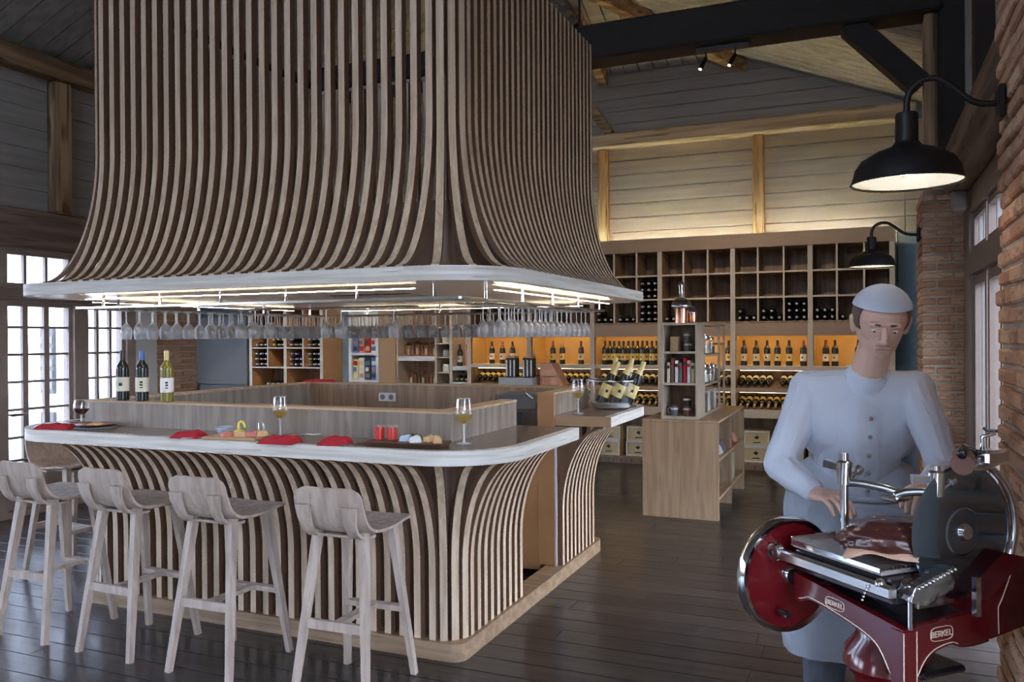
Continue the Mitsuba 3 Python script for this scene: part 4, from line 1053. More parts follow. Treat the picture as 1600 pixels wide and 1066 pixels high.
for k, (x, y, rx, ry, nm) in enumerate(((-.075, -.060, 4, 24, 'left front'), (.015, -.050, 4, 24, 'middle front'), (.098, -.020, 4, 24, 'right front'), (-.045, .06, -4, 10, 'left rear'), (.05, .07, -4, 14, 'right rear'))):
    kk = thing('champagne_bottle', f'champagne bottle with gold foil leaning in the clear bowl, {nm} one', 'bottle')
    M = T().translate([-1.67 + x, 5.75 + y, TOPZ + .03]).rotate([0, 0, 1], 23).rotate([0, 1, 0], ry).rotate([1, 0, 0], rx).translate([0, 0, .015])
    for n in ch:
        part(kk, n, ch[n], M)
    part(kk, 'printed_emblem', e3, M)

# machine on the inner work counter
cm = thing('coffee_machine', 'steel and black coffee machine on the inner counter behind the bar opening', 'machine')
part(cm, 'body', P(box(-2.42, -2.05, 5.32, 5.70, .8705, 1.10, .015), 'steel'))
part(cm, 'black_front', P(box(-2.40, -2.18, 5.295, 5.319, .90, 1.08, .004), 'print_black'))
part(cm, 'lid', P(hull([(x, y, z) for x in (-2.42, -2.10) for y, z in ((5.33, 1.1005), (5.69, 1.1005), (5.38, 1.19), (5.66, 1.20))]), 'slate_grey'))
part(cm, 'lever', P(tube([(-2.2, 5.36, 1.19), (-2.16, 5.30, 1.22), (-2.09, 5.27, 1.18)], .008, 8), 'chrome', True))

# ------------------------------------------------------------------ bar stools
def shell_mesh():
    prof = [(.205, .764), (.19, .766), (.13, .760), (.05, .748), (-.04, .742), (-.10, .744), (-.145, .757), (-.178, .785), (-.198, .825), (-.212, .87), (-.222, .91), (-.229, .945), (-.231, .955)]
    p = np.array(prof)
    s = np.concatenate([[0], np.cumsum(np.linalg.norm(np.diff(p, axis=0), axis=1))])
    q = np.linspace(0, s[-1], 34)
    y, z = np.interp(q, s, p[:, 0]), np.interp(q, s, p[:, 1])
    for _ in range(2):
        y[1:-1] = (y[:-2] + 2 * y[1:-1] + y[2:]) / 4; z[1:-1] = (z[:-2] + 2 * z[1:-1] + z[2:]) / 4
    half = np.interp(q, [0, .02, .18, .30, .42, s[-1]], [.178, .198, .200, .186, .176, .170])
    R = .055
    e = s[-1] - q
    half = np.where(e < R, half - R + np.sqrt(np.maximum(0, R * R - (R - e) ** 2)), half)
    r0 = q; half = np.where(r0 < .03, half - .03 + np.sqrt(np.maximum(0, .03 ** 2 - (.03 - r0) ** 2)), half)
    ty, tz = np.gradient(y), np.gradient(z); l = np.hypot(ty, tz); ny, nz = tz / l, -ty / l
    if nz[0] < 0: ny, nz = -ny, -nz
    t = np.linspace(-1, 1, 13)
    V = []
    for off in (0, -.013):
        dish = .012 * (t ** 2)[None, :] * np.interp(q, [0, .1, .3, .5], [.2, 1, 1, .6])[:, None]
        V.append(np.stack([half[:, None] * t[None, :], (y + ny * off)[:, None] + ny[:, None] * dish, (z + nz * off)[:, None] + nz[:, None] * dish], -1).reshape(-1, 3))
    n, m = len(q), len(t); N = n * m; f = []
    for i in range(n - 1):
        for j in range(m - 1):
            a = i * m + j
            f += [(a, a + 1, a + m + 1), (a, a + m + 1, a + m), (N + a, N + a + m + 1, N + a + 1), (N + a, N + a + m, N + a + m + 1)]
    loop = [j for j in range(m)] + [i * m + m - 1 for i in range(1, n)] + [(n - 1) * m + j for j in range(m - 2, -1, -1)] + [i * m for i in range(n - 2, 0, -1)]
    for a, b in zip(loop, loop[1:] + loop[:1]):
        f += [(a, N + a, N + b), (a, N + b, b)]
    g = trimesh.Trimesh(np.vstack(V), f, process=False)
    if g.volume < 0: g.invert()
    return g
def ribbon(path, w, t, up):
    return cat(*[bar(a, b, w, t, up) for a, b in zip(path, path[1:])])
def arm_mesh(s):
    path = [(s * .118, -.236, .875), (s * .116, -.232, .84), (s * .113, -.218, .795), (s * .112, -.194, .756), (s * .113, -.160, .730), (s * .114, -.110, .719), (s * .114, -.05, .718)]
    p = np.array(path); tg = np.gradient(p, axis=0); tg /= np.linalg.norm(tg, axis=1, keepdims=True)
    v, f = [], []
    for q, d in zip(p, tg):
        nrm = np.cross(d, (1, 0, 0)); nrm /= np.linalg.norm(nrm)
        for i, j in ((-1, 0), (1, 0), (1, 1), (-1, 1)):
            v.append(q + np.array([i * (.026 + max(0, q[2] - .76) * .10), 0, 0]) + nrm * (-.006 + .013 * j))
    for k in range(len(p) - 1):
        for a in range(4):
            b = (a + 1) % 4
            f += [(4 * k + a, 4 * k + b, 4 * k + 4 + b), (4 * k + a, 4 * k + 4 + b, 4 * k + 4 + a)]
    n = 4 * len(p)
    f += [(0, 2, 1), (0, 3, 2), (n - 4, n - 3, n - 2), (n - 4, n - 2, n - 1)]
    g = trimesh.Trimesh(v, f, process=False)
    if g.volume < 0: g.invert()
    return g
shell_p = P(shell_mesh(), 'stool_wood', 40)
arms = [P(arm_mesh(s), 'stool_wood', 40) for s in (-1, 1)]
legs = [P(bar((s * .118, y0, .742), (s * .185, y1, 0), .036, .044, (0, 1, 0), .026, .030), 'stool_wood') for y0, y1 in ((-.115, -.22), (.125, .22)) for s in (-1, 1)]
hub = P(box(-.10, .10, -.14, .15, .716, .729, .004), 'stool_wood')
bars = [P(bar((-.158, -.176, .335), (.158, -.176, .335), .020, .042, (0, 0, 1)), 'stool_wood'), P(bar((-.158, .176, .325), (.158, .176, .325), .040, .026, (0, 0, 1)), 'stool_wood'),
        P(bar((.0, -.166, .336), (.0, .158, .330), .045, .020, (0, 0, 1)), 'stool_wood')]
def stool(x, y, rz, label):
    k = thing('bar_stool', label, 'stool', None)
    M = at(x, y, 0, rz)
    part(k, 'seat_shell', shell_p, M)
    for a in arms: part(k, 'back_arm', a, M)
    part(k, 'seat_support', hub, M)
    for l in legs: part(k, 'leg', l, M)
    for nm, b in zip(('back_stretcher', 'footrest', 'centre_rail'), bars): part(k, nm, b, M)
stool(-4.15, 3.235, 0, 'pale bent plywood bar stool nearest the windows, leftmost in the row')
stool(-3.525, 3.23, -2, 'pale bent plywood bar stool, second from the left in the row')
stool(-2.90, 3.215, 0, 'pale bent plywood bar stool, third from the left in the row')
stool(-2.155, 3.20, 2, 'pale bent plywood bar stool set apart, rightmost in the row')
stool(-5.02, 4.02, -92, 'bar stool half hidden at the window end of the bar')

# ------------------------------------------------------------------ gooseneck wall lamps
def lamp(cx_, cy_, zrim, R, wall, zwall, label):
    k = thing('wall_lamp', label, 'lamp')
    M = at(cx_, cy_, zrim)
    s = R / .18
    outer = [(.018, .240), (.032, .238), (.036, .230), (.037, .140), (.050, .122), (.100, .104), (.148, .076), (.167, .048), (.180, .0), (.184, -.002)]
    part(k, 'shade', P(lathe([(r * s, z * s) for r, z in [(0, .240)] + outer + [(.181, -.006), (.176, .0), (.163, .045), (.145, .072), (.098, .099), (.05, .112), (0, .113)]], 48), 'black_iron', 40), M)
    part(k, 'enamel_lining', P(lathe([(r * s, z * s) for r, z in [(.1755, .001), (.1625, .0445), (.1445, .0715), (.0975, .0985), (.05, .111), (0, .112)]], 48), 'shade_inner', 40), M, label='white enamel lining')
    part(k, 'bulb', {**P(lathe([(r * s, z * s) for r, z in [(0, .022), (.020, .026), (.029, .044), (.026, .064), (.015, .080), (.014, .108)]], 20), 'shade_inner', 40), 'emitter': {'type': 'area', 'radiance': rgb(LAMP, LAMP * .70, LAMP * .40)}}, M, label='glowing bulb')
    z0 = zrim + .240 * s
    X = lambda t: cx_ + (wall - cx_) * t
    pts = [(X(0), z0 - .01), (X(0), z0 + .045), (X(.05), z0 + .082), (X(.17), z0 + .110), (X(.33), z0 + .110), (X(.50), z0 + .066), (X(.66), zwall + .016), (X(.80), zwall), (X(.99), zwall)]
    q = np.array(pts)
    tt = np.linspace(0, len(q) - 1, 40)
    path = np.stack([np.interp(tt, range(len(q)), q[:, 0]), np.full(40, cy_), np.interp(tt, range(len(q)), q[:, 1])], 1)
    for _ in range(3):
        path[1:-1] = (path[:-2] + 2 * path[1:-1] + path[2:]) / 4
    part(k, 'gooseneck_arm', P(tube(path, .011, 12), 'black_iron', True))
    part(k, 'wall_plate', P(box(wall - .025, wall - .002, cy_ - .045, cy_ + .045, zwall - .055, zwall + .055, .006), 'black_iron'))
lamp(.140, 3.2, 2.135, .182, XR - .012, 2.378, 'large black gooseneck lamp on the near brick wall')
lamp(.060, 7.42, 2.168, .182, .42, 2.410, 'small black gooseneck lamp hanging beside the far brick pier')
sp = thing('ceiling_spotlight', 'black twin spotlights hanging under the tie beam', 'spotlight')
part(sp, 'track', P(box(-1.30, -.86, 7.05, 7.12, 4.005, 4.0395), 'black_iron'))
for x in (-1.22, -.98):
    h = part(sp, 'head', P(cat(rod((x, 7.08, 4.01), (x, 7.08, 3.93), .007, 8), rod((x, 7.08, 3.95), (x - .04, 7.03, 3.85), .016, 14, .020)), 'black_iron'))
    part(h, 'lens', {**P(rod((x - .0402, 7.0296, 3.8496), (x - .0412, 7.0285, 3.847), .014, 14), 'shade_inner'), 'emitter': {'type': 'area', 'radiance': rgb(9, 7.5, 5)}})
for i, (x, tx_) in enumerate(((-1.26, -2.3), (-1.02, -.6))):
    scene[f'spot_beam_{i}'] = {'type': 'spot', 'to_world': T().look_at(origin=[x, 7.03, 3.80], target=[tx_, 10.1, 1.9], up=[0, 0, 1]), 'intensity': rgb(SPOT, SPOT * .82, SPOT * .58), 'cutoff_angle': 42, 'beam_width': 20}
sq = thing('ceiling_spotlight', 'added black spotlight, unseen behind the canopy, brightening the left back wall', 'spotlight')  # added lamp, out of view, that lifts the left end of the back wall
part(sq, 'track', P(box(-5.75, -5.45, 7.05, 7.12, 4.005, 4.0395), 'black_iron'))
part(sq, 'head', P(cat(rod((-5.6, 7.08, 4.01), (-5.6, 7.08, 3.93), .007, 8), rod((-5.6, 7.08, 3.95), (-5.64, 7.03, 3.85), .016, 14, .020)), 'black_iron'))
scene['spot_beam_2'] = {'type': 'spot', 'to_world': T().look_at(origin=[-5.645, 7.02, 3.82], target=[-7.0, 10.1, 1.3], up=[0, 0, 1]), 'intensity': rgb(SPOT * 5, SPOT * 4.3, SPOT * 3.3), 'cutoff_angle': 40, 'beam_width': 24}  # added beam brightening the left back wall
solo('wall_speaker', P(box(.60, .70, 6.85, 6.98, 2.52, 2.66, .012), 'frame_grey'), 'small grey speaker box under the timber plate beside the pier', 'speaker')

# ------------------------------------------------------------------ flywheel meat slicer
A0, av, bv = np.array([.089, 2.31]), np.array([-.7071, .7071]), np.array([.7071, .7071])
SM = np.eye(4); SM[:2, 0], SM[:2, 1], SM[:2, 3] = bv, av, A0          # local x = across (b), y = towards the flywheel (a), z up
def sl(m):
    m = m.copy(); m.apply_transform(SM); return m
sr = thing('meat_slicer', 'glossy red flywheel meat slicer with chrome blade guard on a pedestal', 'slicer')
def sp_(name, m, mat, smooth=False, root=None, label=None):
    return part(root or sr, name, P(sl(m), mat, smooth), label=label)
def prism(poly, axis, c0, c1):
    """Extrude a polygon drawn in (u, z) along local x (axis 0) or y (axis 1)."""
    m = extr(Polygon(poly), 0, c1 - c0)
    R = np.array([[0, 0, 1, c0], [1, 0, 0, 0], [0, 1, 0, 0], [0, 0, 0, 1.]]) if axis == 0 else np.array([[1, 0, 0, 0], [0, 0, -1, c1], [0, 1, 0, 0], [0, 0, 0, 1.]])
    m.apply_transform(R)
    return m
def curve(pts, n=40, k=2):
    q = np.array(pts, float); tt = np.linspace(0, len(q) - 1, n)
    o = np.stack([np.interp(tt, range(len(q)), q[:, i]) for i in range(q.shape[1])], 1)
    for _ in range(k):
        o[1:-1] = (o[:-2] + 2 * o[1:-1] + o[2:]) / 4
    return o
side_low = [tuple(p) for p in curve([(0, .700), (.035, .706), (.055, .745), (.085, .785), (.15, .806), (.28, .826), (.345, .834), (.365, .815), (.40, .815)], 44)]
side = [(0, .850), (.40, .895)] + side_low[::-1]
sp_('side_casting', prism(side, 0, -.002, .022), 'slicer_red', 30)
front_low = [tuple(p) for p in curve([(0, .700), (.038, .708), (.055, .742), (.085, .775), (.13, .788), (.17, .792), (.19, .78), (.24, .775), (.30, .78)], 40)]
sp_('front_casting', prism([(0, .850), (.20, .862), (.24, .862), (.30, .868)] + front_low[::-1], 1, -.002, .022), 'slicer_red', 30)
sp_('bed', hull([(x, y, z) for x in (.022, .29) for y in (.022, .40) for z in (.80 + .08 * y, .846 + .10 * y)]), 'slicer_black')
sp_('corner_foot', hull([(x, y, z) for x, y in ((-.006, -.006), (.036, -.006), (-.006, .036), (.036, .036)) for z in (.697, .846)]), 'slicer_red')
housing = hull([(x, y, z) for x, y, z in ((.27, -.03, .80), (.27, .16, .80), (.47, -.02, .82), (.47, .14, .82), (.26, -.03, .90), (.26, .16, .92), (.40, -.03, 1.0), (.48, .0, .98), (.40, .13, 1.0), (.48, .12, .97), (.49, .02, .88), (.49, .10, .88))])
sp_('blade_housing', housing, 'slicer_red', 25)
def line(name, pts, r=.0016, mat='pinstripe', n=40):
    sp_(name, tube(curve(pts, n), r, 6), mat, True)
line('pinstripe', [(-.0032, y, z + .008) for y, z in side_low[::4]])
line('pinstripe', [(x, -.0032, z + .008) for x, z in front_low[1:30:3]])
line('pinstripe', [(-.0065, -.0065, .845), (-.0065, -.0065, .708)], n=6)
line('pinstripe', [(.0375, -.0065, .845), (.0375, -.0065, .71)], n=6)
line('pinstripe', [(.30, -.0312, .81), (.298, -.0312, .88), (.315, -.0312, .905), (.345, -.0312, .96)])
def badge(cx_, cz, w, h, face, txt):
    """An oval outline with lettering on the front (face 1) or the side casting (face 0)."""
    th = np.linspace(0, 2 * math.pi, 60)
    ov = np.stack([cx_ + w / 2 * np.sign(np.cos(th)) * np.abs(np.cos(th)) ** .55, cz + h / 2 * np.sign(np.sin(th)) * np.abs(np.sin(th)) ** .55], 1)
    def on(u, z, d):
        return (u, -.002 - d, z) if face else (-.002 - d, u, z)
    sp_('badge_outline', tube([on(u, z, .001) for u, z in ov], .0012, 5), 'pinstripe', True)
    t = meshkit.text_mesh(txt, h * .42, .0012, True)
    t.apply_translation((-t.bounds.mean(0)[0], -t.bounds.mean(0)[1], 0))
    if face:
        R = np.array([[1, 0, 0, cx_], [0, 0, -1, -.0021], [0, 1, 0, cz], [0, 0, 0, 1.]])
    else:
        R = np.array([[0, 0, -1, -.0021], [-1, 0, 0, cx_], [0, 1, 0, cz], [0, 0, 0, 1.]])
    t.apply_transform(R)
    sp_('lettering', t, 'pinstripe', label='white lettering')
badge(.128, .826, .078, .036, 1, 'BERKEL')
badge(.235, .848, .070, .030, 0, 'BERKEL')
sp_('pedestal_collar', moved(lathe([(0, .66), (.10, .66), (.115, .68), (.11, .72), (.08, .76), (.08, .81), (0, .81)], 40), T().translate([.13, .18, 0])), 'slicer_red', 40)
sp_('pedestal', moved(lathe([(0, 0), (.21, 0), (.215, .03), (.17, .07), (.095, .16), (.075, .34), (.072, .55), (.088, .659), (0, .659)], 40), T().translate([.13, .18, 0])), 'slicer_red', 40)
sp_('tray', moved(box(.10, .26, .03, .16, .690, .712, .008), T()), 'slicer_black')
# flywheel
FC, FR = np.array([.03, .465, .868]), .176
fw_ = T().translate(FC.tolist()).rotate([1, 0, 0], 90)
fl = sp_('flywheel', moved(lathe([(0, .004), (.03, .006), (.06, -.002), (.13, -.006), (.158, .0), (.160, -.018), (.12, -.026), (.03, -.018), (0, -.018)], 56), fw_), 'slicer_red', 30)
part(fl, 'chrome_rim', P(sl(moved(lathe([(FR - .018, .010), (FR - .004, .014), (FR, .004), (FR, -.018), (FR - .006, -.026), (FR - .018, -.022)], 64, True), fw_)), 'chrome', 40))
part(fl, 'hub', P(sl(moved(lathe([(0, .03), (.018, .028), (.026, .018), (.030, .006), (.03, 0), (0, 0)], 24), fw_)), 'chrome', 40))
part(fl, 'handle', P(sl(moved(lathe([(0, .012), (.008, .012), (.006, .02), (.010, .024), (.011, .045), (.010, .056), (0, .058)], 16), fw_ @ T().translate([-.045, -.105, 0]))), 'slicer_black', 40))
sp_('axle', rod((.03, .30, .868), (.03, .452, .868), .022, 16), 'slicer_black')
# carriage
sp_('carriage_rail', box(-.034, -.008, .01, .46, .926, .958, .005), 'steel')
sp_('rail_boss', moved(lathe([(0, .008), (.020, .008), (.026, .004), (.026, -.02), (0, -.02)], 24), T().translate([-.034, .452, .945]).rotate([0, 1, 0], -90)), 'steel', 40)
sp_('rail_screw', moved(lathe([(0, .004), (.009, .003), (.010, -.004), (0, -.004)], 12), T().translate([-.044, .452, .945]).rotate([0, 1, 0], -90)), 'print_black', 40)
sp_('rail_ornament', hull([(-.036, y, z) for y, z in ((.435, .972), (.475, .972), (.485, 1.0), (.44, .985))] + [(-.022, y, z) for y, z in ((.435, .972), (.475, .972), (.485, 1.0))]), 'chrome')
sp_('meat_table', box(.0, .17, .07, .41, .968, .980, .003), 'table_grey')
sp_('table_rim', cat(box(.0, .17, .41, .417, .97, .998, .002)), 'chrome')
sp_('table_rim', bar((-.004, .40, .984), (-.004, .07, .984), .006, .012), 'chrome')
sp_('carriage_block', box(.0, .16, .03, .40, .90, .966, .006), 'slicer_black')
for k in range(10):
    sp_('grip_ridge', rod((.012 + .014 * k, .075, .984), (.012 + .014 * k, .13, .984), .004, 8), 'steel')
# embossed chrome bracket in front of the table
def cast(seed):
    m = mf(hull([(x, y, z) for x, y, z in ((.0, -.02, .925), (.0, .03, .93), (.05, -.03, .915), (.145, -.03, .95), (.165, -.01, 1.0), (.165, .03, 1.0), (.02, -.02, .965), (.02, .03, .965), (.13, -.03, 1.0), (.15, .03, .95))])).refine_to_length(.006).to_mesh()
    v = np.array(m.vert_properties[:, :3]); g = trimesh.Trimesh(v, m.tri_verts, process=False)
    g.vertices = v + g.vertex_normals * ((meshkit.fbm(v * 70, 3, seed) - .5) * .014)[:, None]
    return g
sp_('embossed_bracket', cast(3), 'cast_metal', 50)
for k in range(11):
    sp_('rope_bead', moved(trimesh.creation.icosphere(1, .0052), T().translate([.02 + .0125 * k, -.030, .962 + .0035 * k])), 'chrome', True)
sp_('clamp_knob', moved(trimesh.creation.icosphere(2, .015), T().translate([-.02, .055, .955])), 'chrome', True)
for k in range(5):
    sp_('chain_bead', moved(trimesh.creation.icosphere(1, .004), T().translate([-.04, .08 + .004 * k, .945 - .010 * k])), 'chrome', True)
sp_('front_pillar', rod((.018, -.004, .85), (.018, -.004, .945), .006, 10), 'chrome')
sp_('front_pillar', rod((.034, .008, .85), (.034, .008, .945), .004, 10), 'chrome')
sp_('front_pillar', bar((.235, -.018, .862), (.235, -.018, .965), .018, .014, (0, 1, 0)), 'chrome')
sp_('thickness_plate', box(.10, .235, .045, .06, .875, .925, .003), 'steel')
# clamps
def post(x, y, ztop, r):
    p_ = sp_('clamp_post', rod((x, y, .981), (x, y, ztop), r, 18), 'chrome', 40)
    return p_
p1 = post(.076, .278, 1.262, .0115)
p2 = post(.164, .045, 1.252, .0115)
def clamp(x, y, z, root, dx, dy, out, outz):
    part(root, 'collar', P(sl(cat(moved(lathe([(.0125, -.035), (.021, -.033), (.022, .03), (.0125, .035)], 20, True), T().translate([x, y, z])))), 'chrome', 40))
    part(root, 'lever', P(sl(bar((x, y, z + .012), (x + out[0], y + out[1], z + outz), .022, .018, (0, 0, 1), .026, .022)), 'chrome'))
    part(root, 'thumb_screw', P(sl(moved(lathe([(0, -.03), (.007, -.03), (.007, .01), (.013, .012), (.013, .026), (0, .028)], 14), T().translate([x + .026, y - .012, z - .004]).rotate([0, 1, 0], 60))), 'chrome', 40))
    part(root, 'press_arm', P(sl(tube(curve([(x, y, z - .028), (x + dx * .3, y + dy * .3, z - .026), (x + dx * .7, y + dy * .7, z - .032), (x + dx, y + dy, z - .045)], 16), .011, 10)), 'steel', True))
clamp(.076, .278, 1.205, p1, .07, -.15, (-.020, .055), .022)
clamp(.164, .045, 1.205, p2, -.05, .09, (-.052, .030), .010)
sp_('press_foot', box(.095, .16, .115, .165, 1.145, 1.158, .004), 'chrome')
# blade, guard, sharpener
BC = np.array([.245, .03, 1.072]); bw_ = T().translate(BC.tolist()).rotate([1, 0, 0], 90)
bl = sp_('blade', moved(lathe([(0, .004), (.06, .004), (.065, .001), (.165, .0015), (.180, -.003), (.165, -.005), (0, -.005)], 72), bw_), 'blade_blue_tint', 30)
part(bl, 'blade_hub', P(sl(moved(lathe([(0, .018), (.018, .016), (.024, .006), (.024, .0042), (0, .0042)], 24), bw_)), 'chrome', 40))
g_a = np.radians(np.linspace(-75, 88, 48))
sp_('blade_guard', tube(np.stack([BC[0] + .193 * np.cos(g_a), 0 * g_a + BC[1] - .004, BC[2] + .193 * np.sin(g_a)], 1), .0095, 12), 'chrome', True)
sp_('blade_guard', tube(np.stack([BC[0] + .180 * np.cos(g_a), 0 * g_a + BC[1] + .012, BC[2] + .180 * np.sin(g_a)], 1), .004, 8), 'slicer_black', True)
sh = sp_('sharpener', box(.285, .375, -.012, .045, 1.250, 1.290, .008), 'chrome')
part(sh, 'lever', P(sl(tube([(.30, .015, 1.29), (.30, .015, 1.325), (.33, .0, 1.335)], .006, 10)), 'chrome', True))
part(sh, 'bracket', P(sl(tube(curve([(.37, .02, 1.255), (.33, .02, 1.242), (.29, .025, 1.238), (.26, .03, 1.25)], 16), .009, 10)), 'chrome', True))
part(sh, 'grinding_stone', P(sl(rod((.185, -.02, 1.262), (.235, .02, 1.272), .028, 24)), 'stone_brown', 40))
part(sh, 'stone_cover', P(sl(cat(tube(curve([(.17, -.03, 1.29), (.20, -.01, 1.302), (.24, .02, 1.297), (.285, .03, 1.28)], 14), .012, 10))), 'slicer_black', True))
th = np.linspace(0, 2 * math.pi, 7)[:-1]
for k, a in enumerate(th):
    sp_('painted_flower', moved(lathe([(0, .0012), (.009, .0012), (.010, 0)], 10), T().translate([.445 + .018 * math.cos(a), -.0195, .945 + .018 * math.sin(a)]).rotate([1, 0, 0], 90)), 'glaze_blue' if k % 2 else 'red_cloth')
# the ham on the table
def ham_mesh():
    m = mf(trimesh.creation.icosphere(4, 1.0)).to_mesh()
    v = np.array(m.vert_properties[:, :3], float)
    d = 1 + .30 * (meshkit.fbm(v * 1.6 + 3, 3, 4) - .5) + .10 * (meshkit.fbm(v * 6, 3, 8) - .5)
    w = v * d[:, None] * np.array([.105, .150, .058])
    w[:, 2] = np.maximum(w[:, 2], -.045) - .02 * (w[:, 1] / .15) ** 2
    return trimesh.Trimesh(w, m.tri_verts, process=False)
def trim(m, lim):
    q = (mf(m) - m3.Manifold.cube((1, 1, 1)).translate((-.5, lim - 1, .6))).to_mesh()
    return trimesh.Trimesh(q.vert_properties[:, :3], q.tri_verts, process=False)
hm = thing('cured_ham', 'dark cured ham lying on the slicer table with a slice folded over', 'ham')
part(hm, 'meat', P(sl(trim(moved(ham_mesh(), T().translate([.125, .150, 1.040]).rotate([0, 0, 1], 32)), .038)), 'ham_dark', 60))
sv, sf = np.meshgrid(np.linspace(0, 1, 18), np.linspace(-1, 1, 10))
fold = np.stack([.006 + .085 * sv + .026 * sf * (1 - .4 * sv) + .006 * np.sin(3 * sf), .205 - .175 * sv + .024 * sf * (1 - .5 * sv), .987 + .055 * np.sin(math.pi * (.12 + .62 * sv)) * (.75 + .25 * sf) + .005 * np.sin(9 * sv + 2 * sf)], -1).reshape(-1, 3)
F_ = []
for j in range(9):
    for i in range(17):
        a = j * 18 + i
        F_ += [(a, a + 1, a + 19), (a, a + 19, a + 18)]
top_ = trimesh.Trimesh(fold, F_, process=False)
both = np.vstack([fold, fold - top_.vertex_normals * .004]); n_ = len(fold)
lp_ = [i for i in range(18)] + [j * 18 + 17 for j in range(1, 10)] + [9 * 18 + i for i in range(16, -1, -1)] + [j * 18 for j in range(8, 0, -1)]
part(hm, 'folded_slice', P(sl(trimesh.Trimesh(both, F_ + [(a + n_, c + n_, b + n_) for a, b, c in F_] + [t for a, b in zip(lp_, lp_[1:] + lp_[:1]) for t in ((a, a + n_, b + n_), (a, b + n_, b))], process=False)), 'ham_slice', 60), label='pale folded slice of ham')

# ------------------------------------------------------------------ the person at the slicer
def ball(c, r, n=14):
    return m3.Manifold.sphere(r, n).translate(tuple(map(float, c)))
def bone(a, b, ra, rb):
    return m3.Manifold.batch_hull([ball(a, ra), ball(b, rb)])
def blob(parts, ell, it=8, lam=.5):
    m = m3.Manifold.batch_boolean(parts, m3.OpType.Add).refine_to_length(ell).to_mesh()
    t = trimesh.Trimesh(m.vert_properties[:, :3], m.tri_verts, process=True)
    trimesh.smoothing.filter_taubin(t, lamb=lam, nu=.53, iterations=it)
    return t
def chain(pts, rs):
    return [bone(a, b, p, q) for a, b, p, q in zip(pts, pts[1:], rs, rs[1:])]
V = lambda *c: np.array(c, float)
px_, py_ = -.035, 3.16
hip, chest, neck = V(px_, py_ + .06, .96), V(px_ + .015, py_ + .0, 1.28), V(px_ + .045, py_ - .05, 1.465)
head = V(px_ + .085, py_ - .125, 1.635)
shR, shL = V(px_ - .150, py_ - .015, 1.405), V(px_ + .195, py_ - .025, 1.412)
elR, elL = V(-.270, 2.985, 1.150), V(.232, 2.925, 1.165)
wrR, wrL = V(-.145, 2.835, 1.090), V(.175, 2.76, 1.150)
def hand(wr, direction, palm_n, side, curl):
    """Palm and five separate bent fingers from the wrist, thumb on the given side."""
    d = direction / np.linalg.norm(direction); n = palm_n - d * (palm_n @ d); n /= np.linalg.norm(n); s = np.cross(d, n) * side
    k1, k2 = wr + d * .088 + s * .030, wr + d * .080 - s * .032
    out = [m3.Manifold.batch_hull([ball(wr, .024), ball(wr + d * .03 + s * .026, .016), ball(wr + d * .03 - s * .026, .015), ball(k1, .0125), ball(k2, .011)])]
    for i, (ln, r) in enumerate(((.072, .0092), (.080, .0094), (.075, .0090), (.060, .0080))):
        base_ = k1 + (k2 - k1) * (i / 3) + d * (.006 if i in (1, 2) else 0)
        q, dd = [base_], d.copy()
        for j, (f, c) in enumerate(((.46, .45), (.30, .75), (.24, .55))):
            a = c * curl
            dd = dd * math.cos(a) + n * math.sin(a); n2 = dd
            dd = dd / np.linalg.norm(dd)
            q.append(q[-1] + dd * ln * f)
        out += chain(q, [r * 1.1, r, r * .95, r * .82])
    t0 = wr + d * .022 + s * .026
    t1 = t0 + (d * .5 + s * .75 + n * .35) * .038; t2 = t1 + (d * .85 + s * .15 + n * .5) * .034; t3 = t2 + (d * .9 - s * .2 + n * .35) * .026
    out += chain([t0, t1, t2, t3], [.015, .0115, .0105, .0085])
    return out
fx, fy = np.array([.28, -1, 0.0]), 0
# one continuous body
body = []
body += chain([hip, V(px_ + .005, py_ + .04, 1.10), chest], [.135, .125, .145])
body += [m3.Manifold.batch_hull([ball(shR, .062), ball(shL, .062), ball(chest + V(-.07, 0, .0), .12), ball(chest + V(.07, 0, 0), .12)])]
body += chain([chest + V(.02, .0, .12), neck, head + V(-.01, .02, -.06)], [.09, .060, .056])
for sh, el, wr in ((shR, elR, wrR), (shL, elL, wrL)):
    body += chain([sh, (sh + el) / 2, el], [.060, .050, .041]) + chain([el, el + (wr - el) * .35, wr], [.041, .040, .026])
for s in (-1, 1):
    hp = hip + V(.085 * s, 0, -.06); kn = V(px_ + .10 * s, py_ + .06, .50); an = V(px_ + .115 * s, py_ + .10, .09)
    body += chain([hp, (hp + kn) / 2, kn], [.092, .078, .056]) + chain([kn, kn + (an - kn) * .35 + V(0, .015, 0), an], [.056, .056, .037])
    body += [bone(an, an + V(.02 * s, -.16, -.045), .038, .034)]
body_mesh_parts = body + hand(wrR, V(.75, -.9, .02), V(.15, .0, -1), 1, 1.0) + hand(wrL, V(-.25, -1, -.18), V(0, .1, -1), -1, .55)
body_all = blob(body_mesh_parts, .013, 8)
# head: skull, jaw, nose, brow, ears, turned down towards the work
Rh = (T().translate(head.tolist()).rotate([0, 0, 1], 8).rotate([1, 0, 0], 26).rotate([0, 1, 0], 4))
hd = [ball((0, .012, .035), .088, 24), m3.Manifold.sphere(.076, 24).scale((.95, 1.0, 1.0)).translate((0, -.010, .010)), m3.Manifold.batch_hull([ball((0, -.052, -.075), .026), ball((.034, -.02, -.062), .026), ball((-.034, -.02, -.062), .026), ball((.05, .0, -.01), .028), ball((-.05, 0, -.01), .028), ball((0, -.055, -.01), .032)]),
      bone((0, -.084, .020), (0, -.104, -.018), .009, .0125), bone((-.011, -.094, -.020), (.011, -.094, -.020), .008, .008), bone((-.042, -.074, .034), (.042, -.074, .034), .0105, .0105), bone((-.02, -.083, -.046), (.02, -.083, -.046), .0075, .0075), bone((-.018, -.081, -.056), (.018, -.081, -.056), .008, .008)]
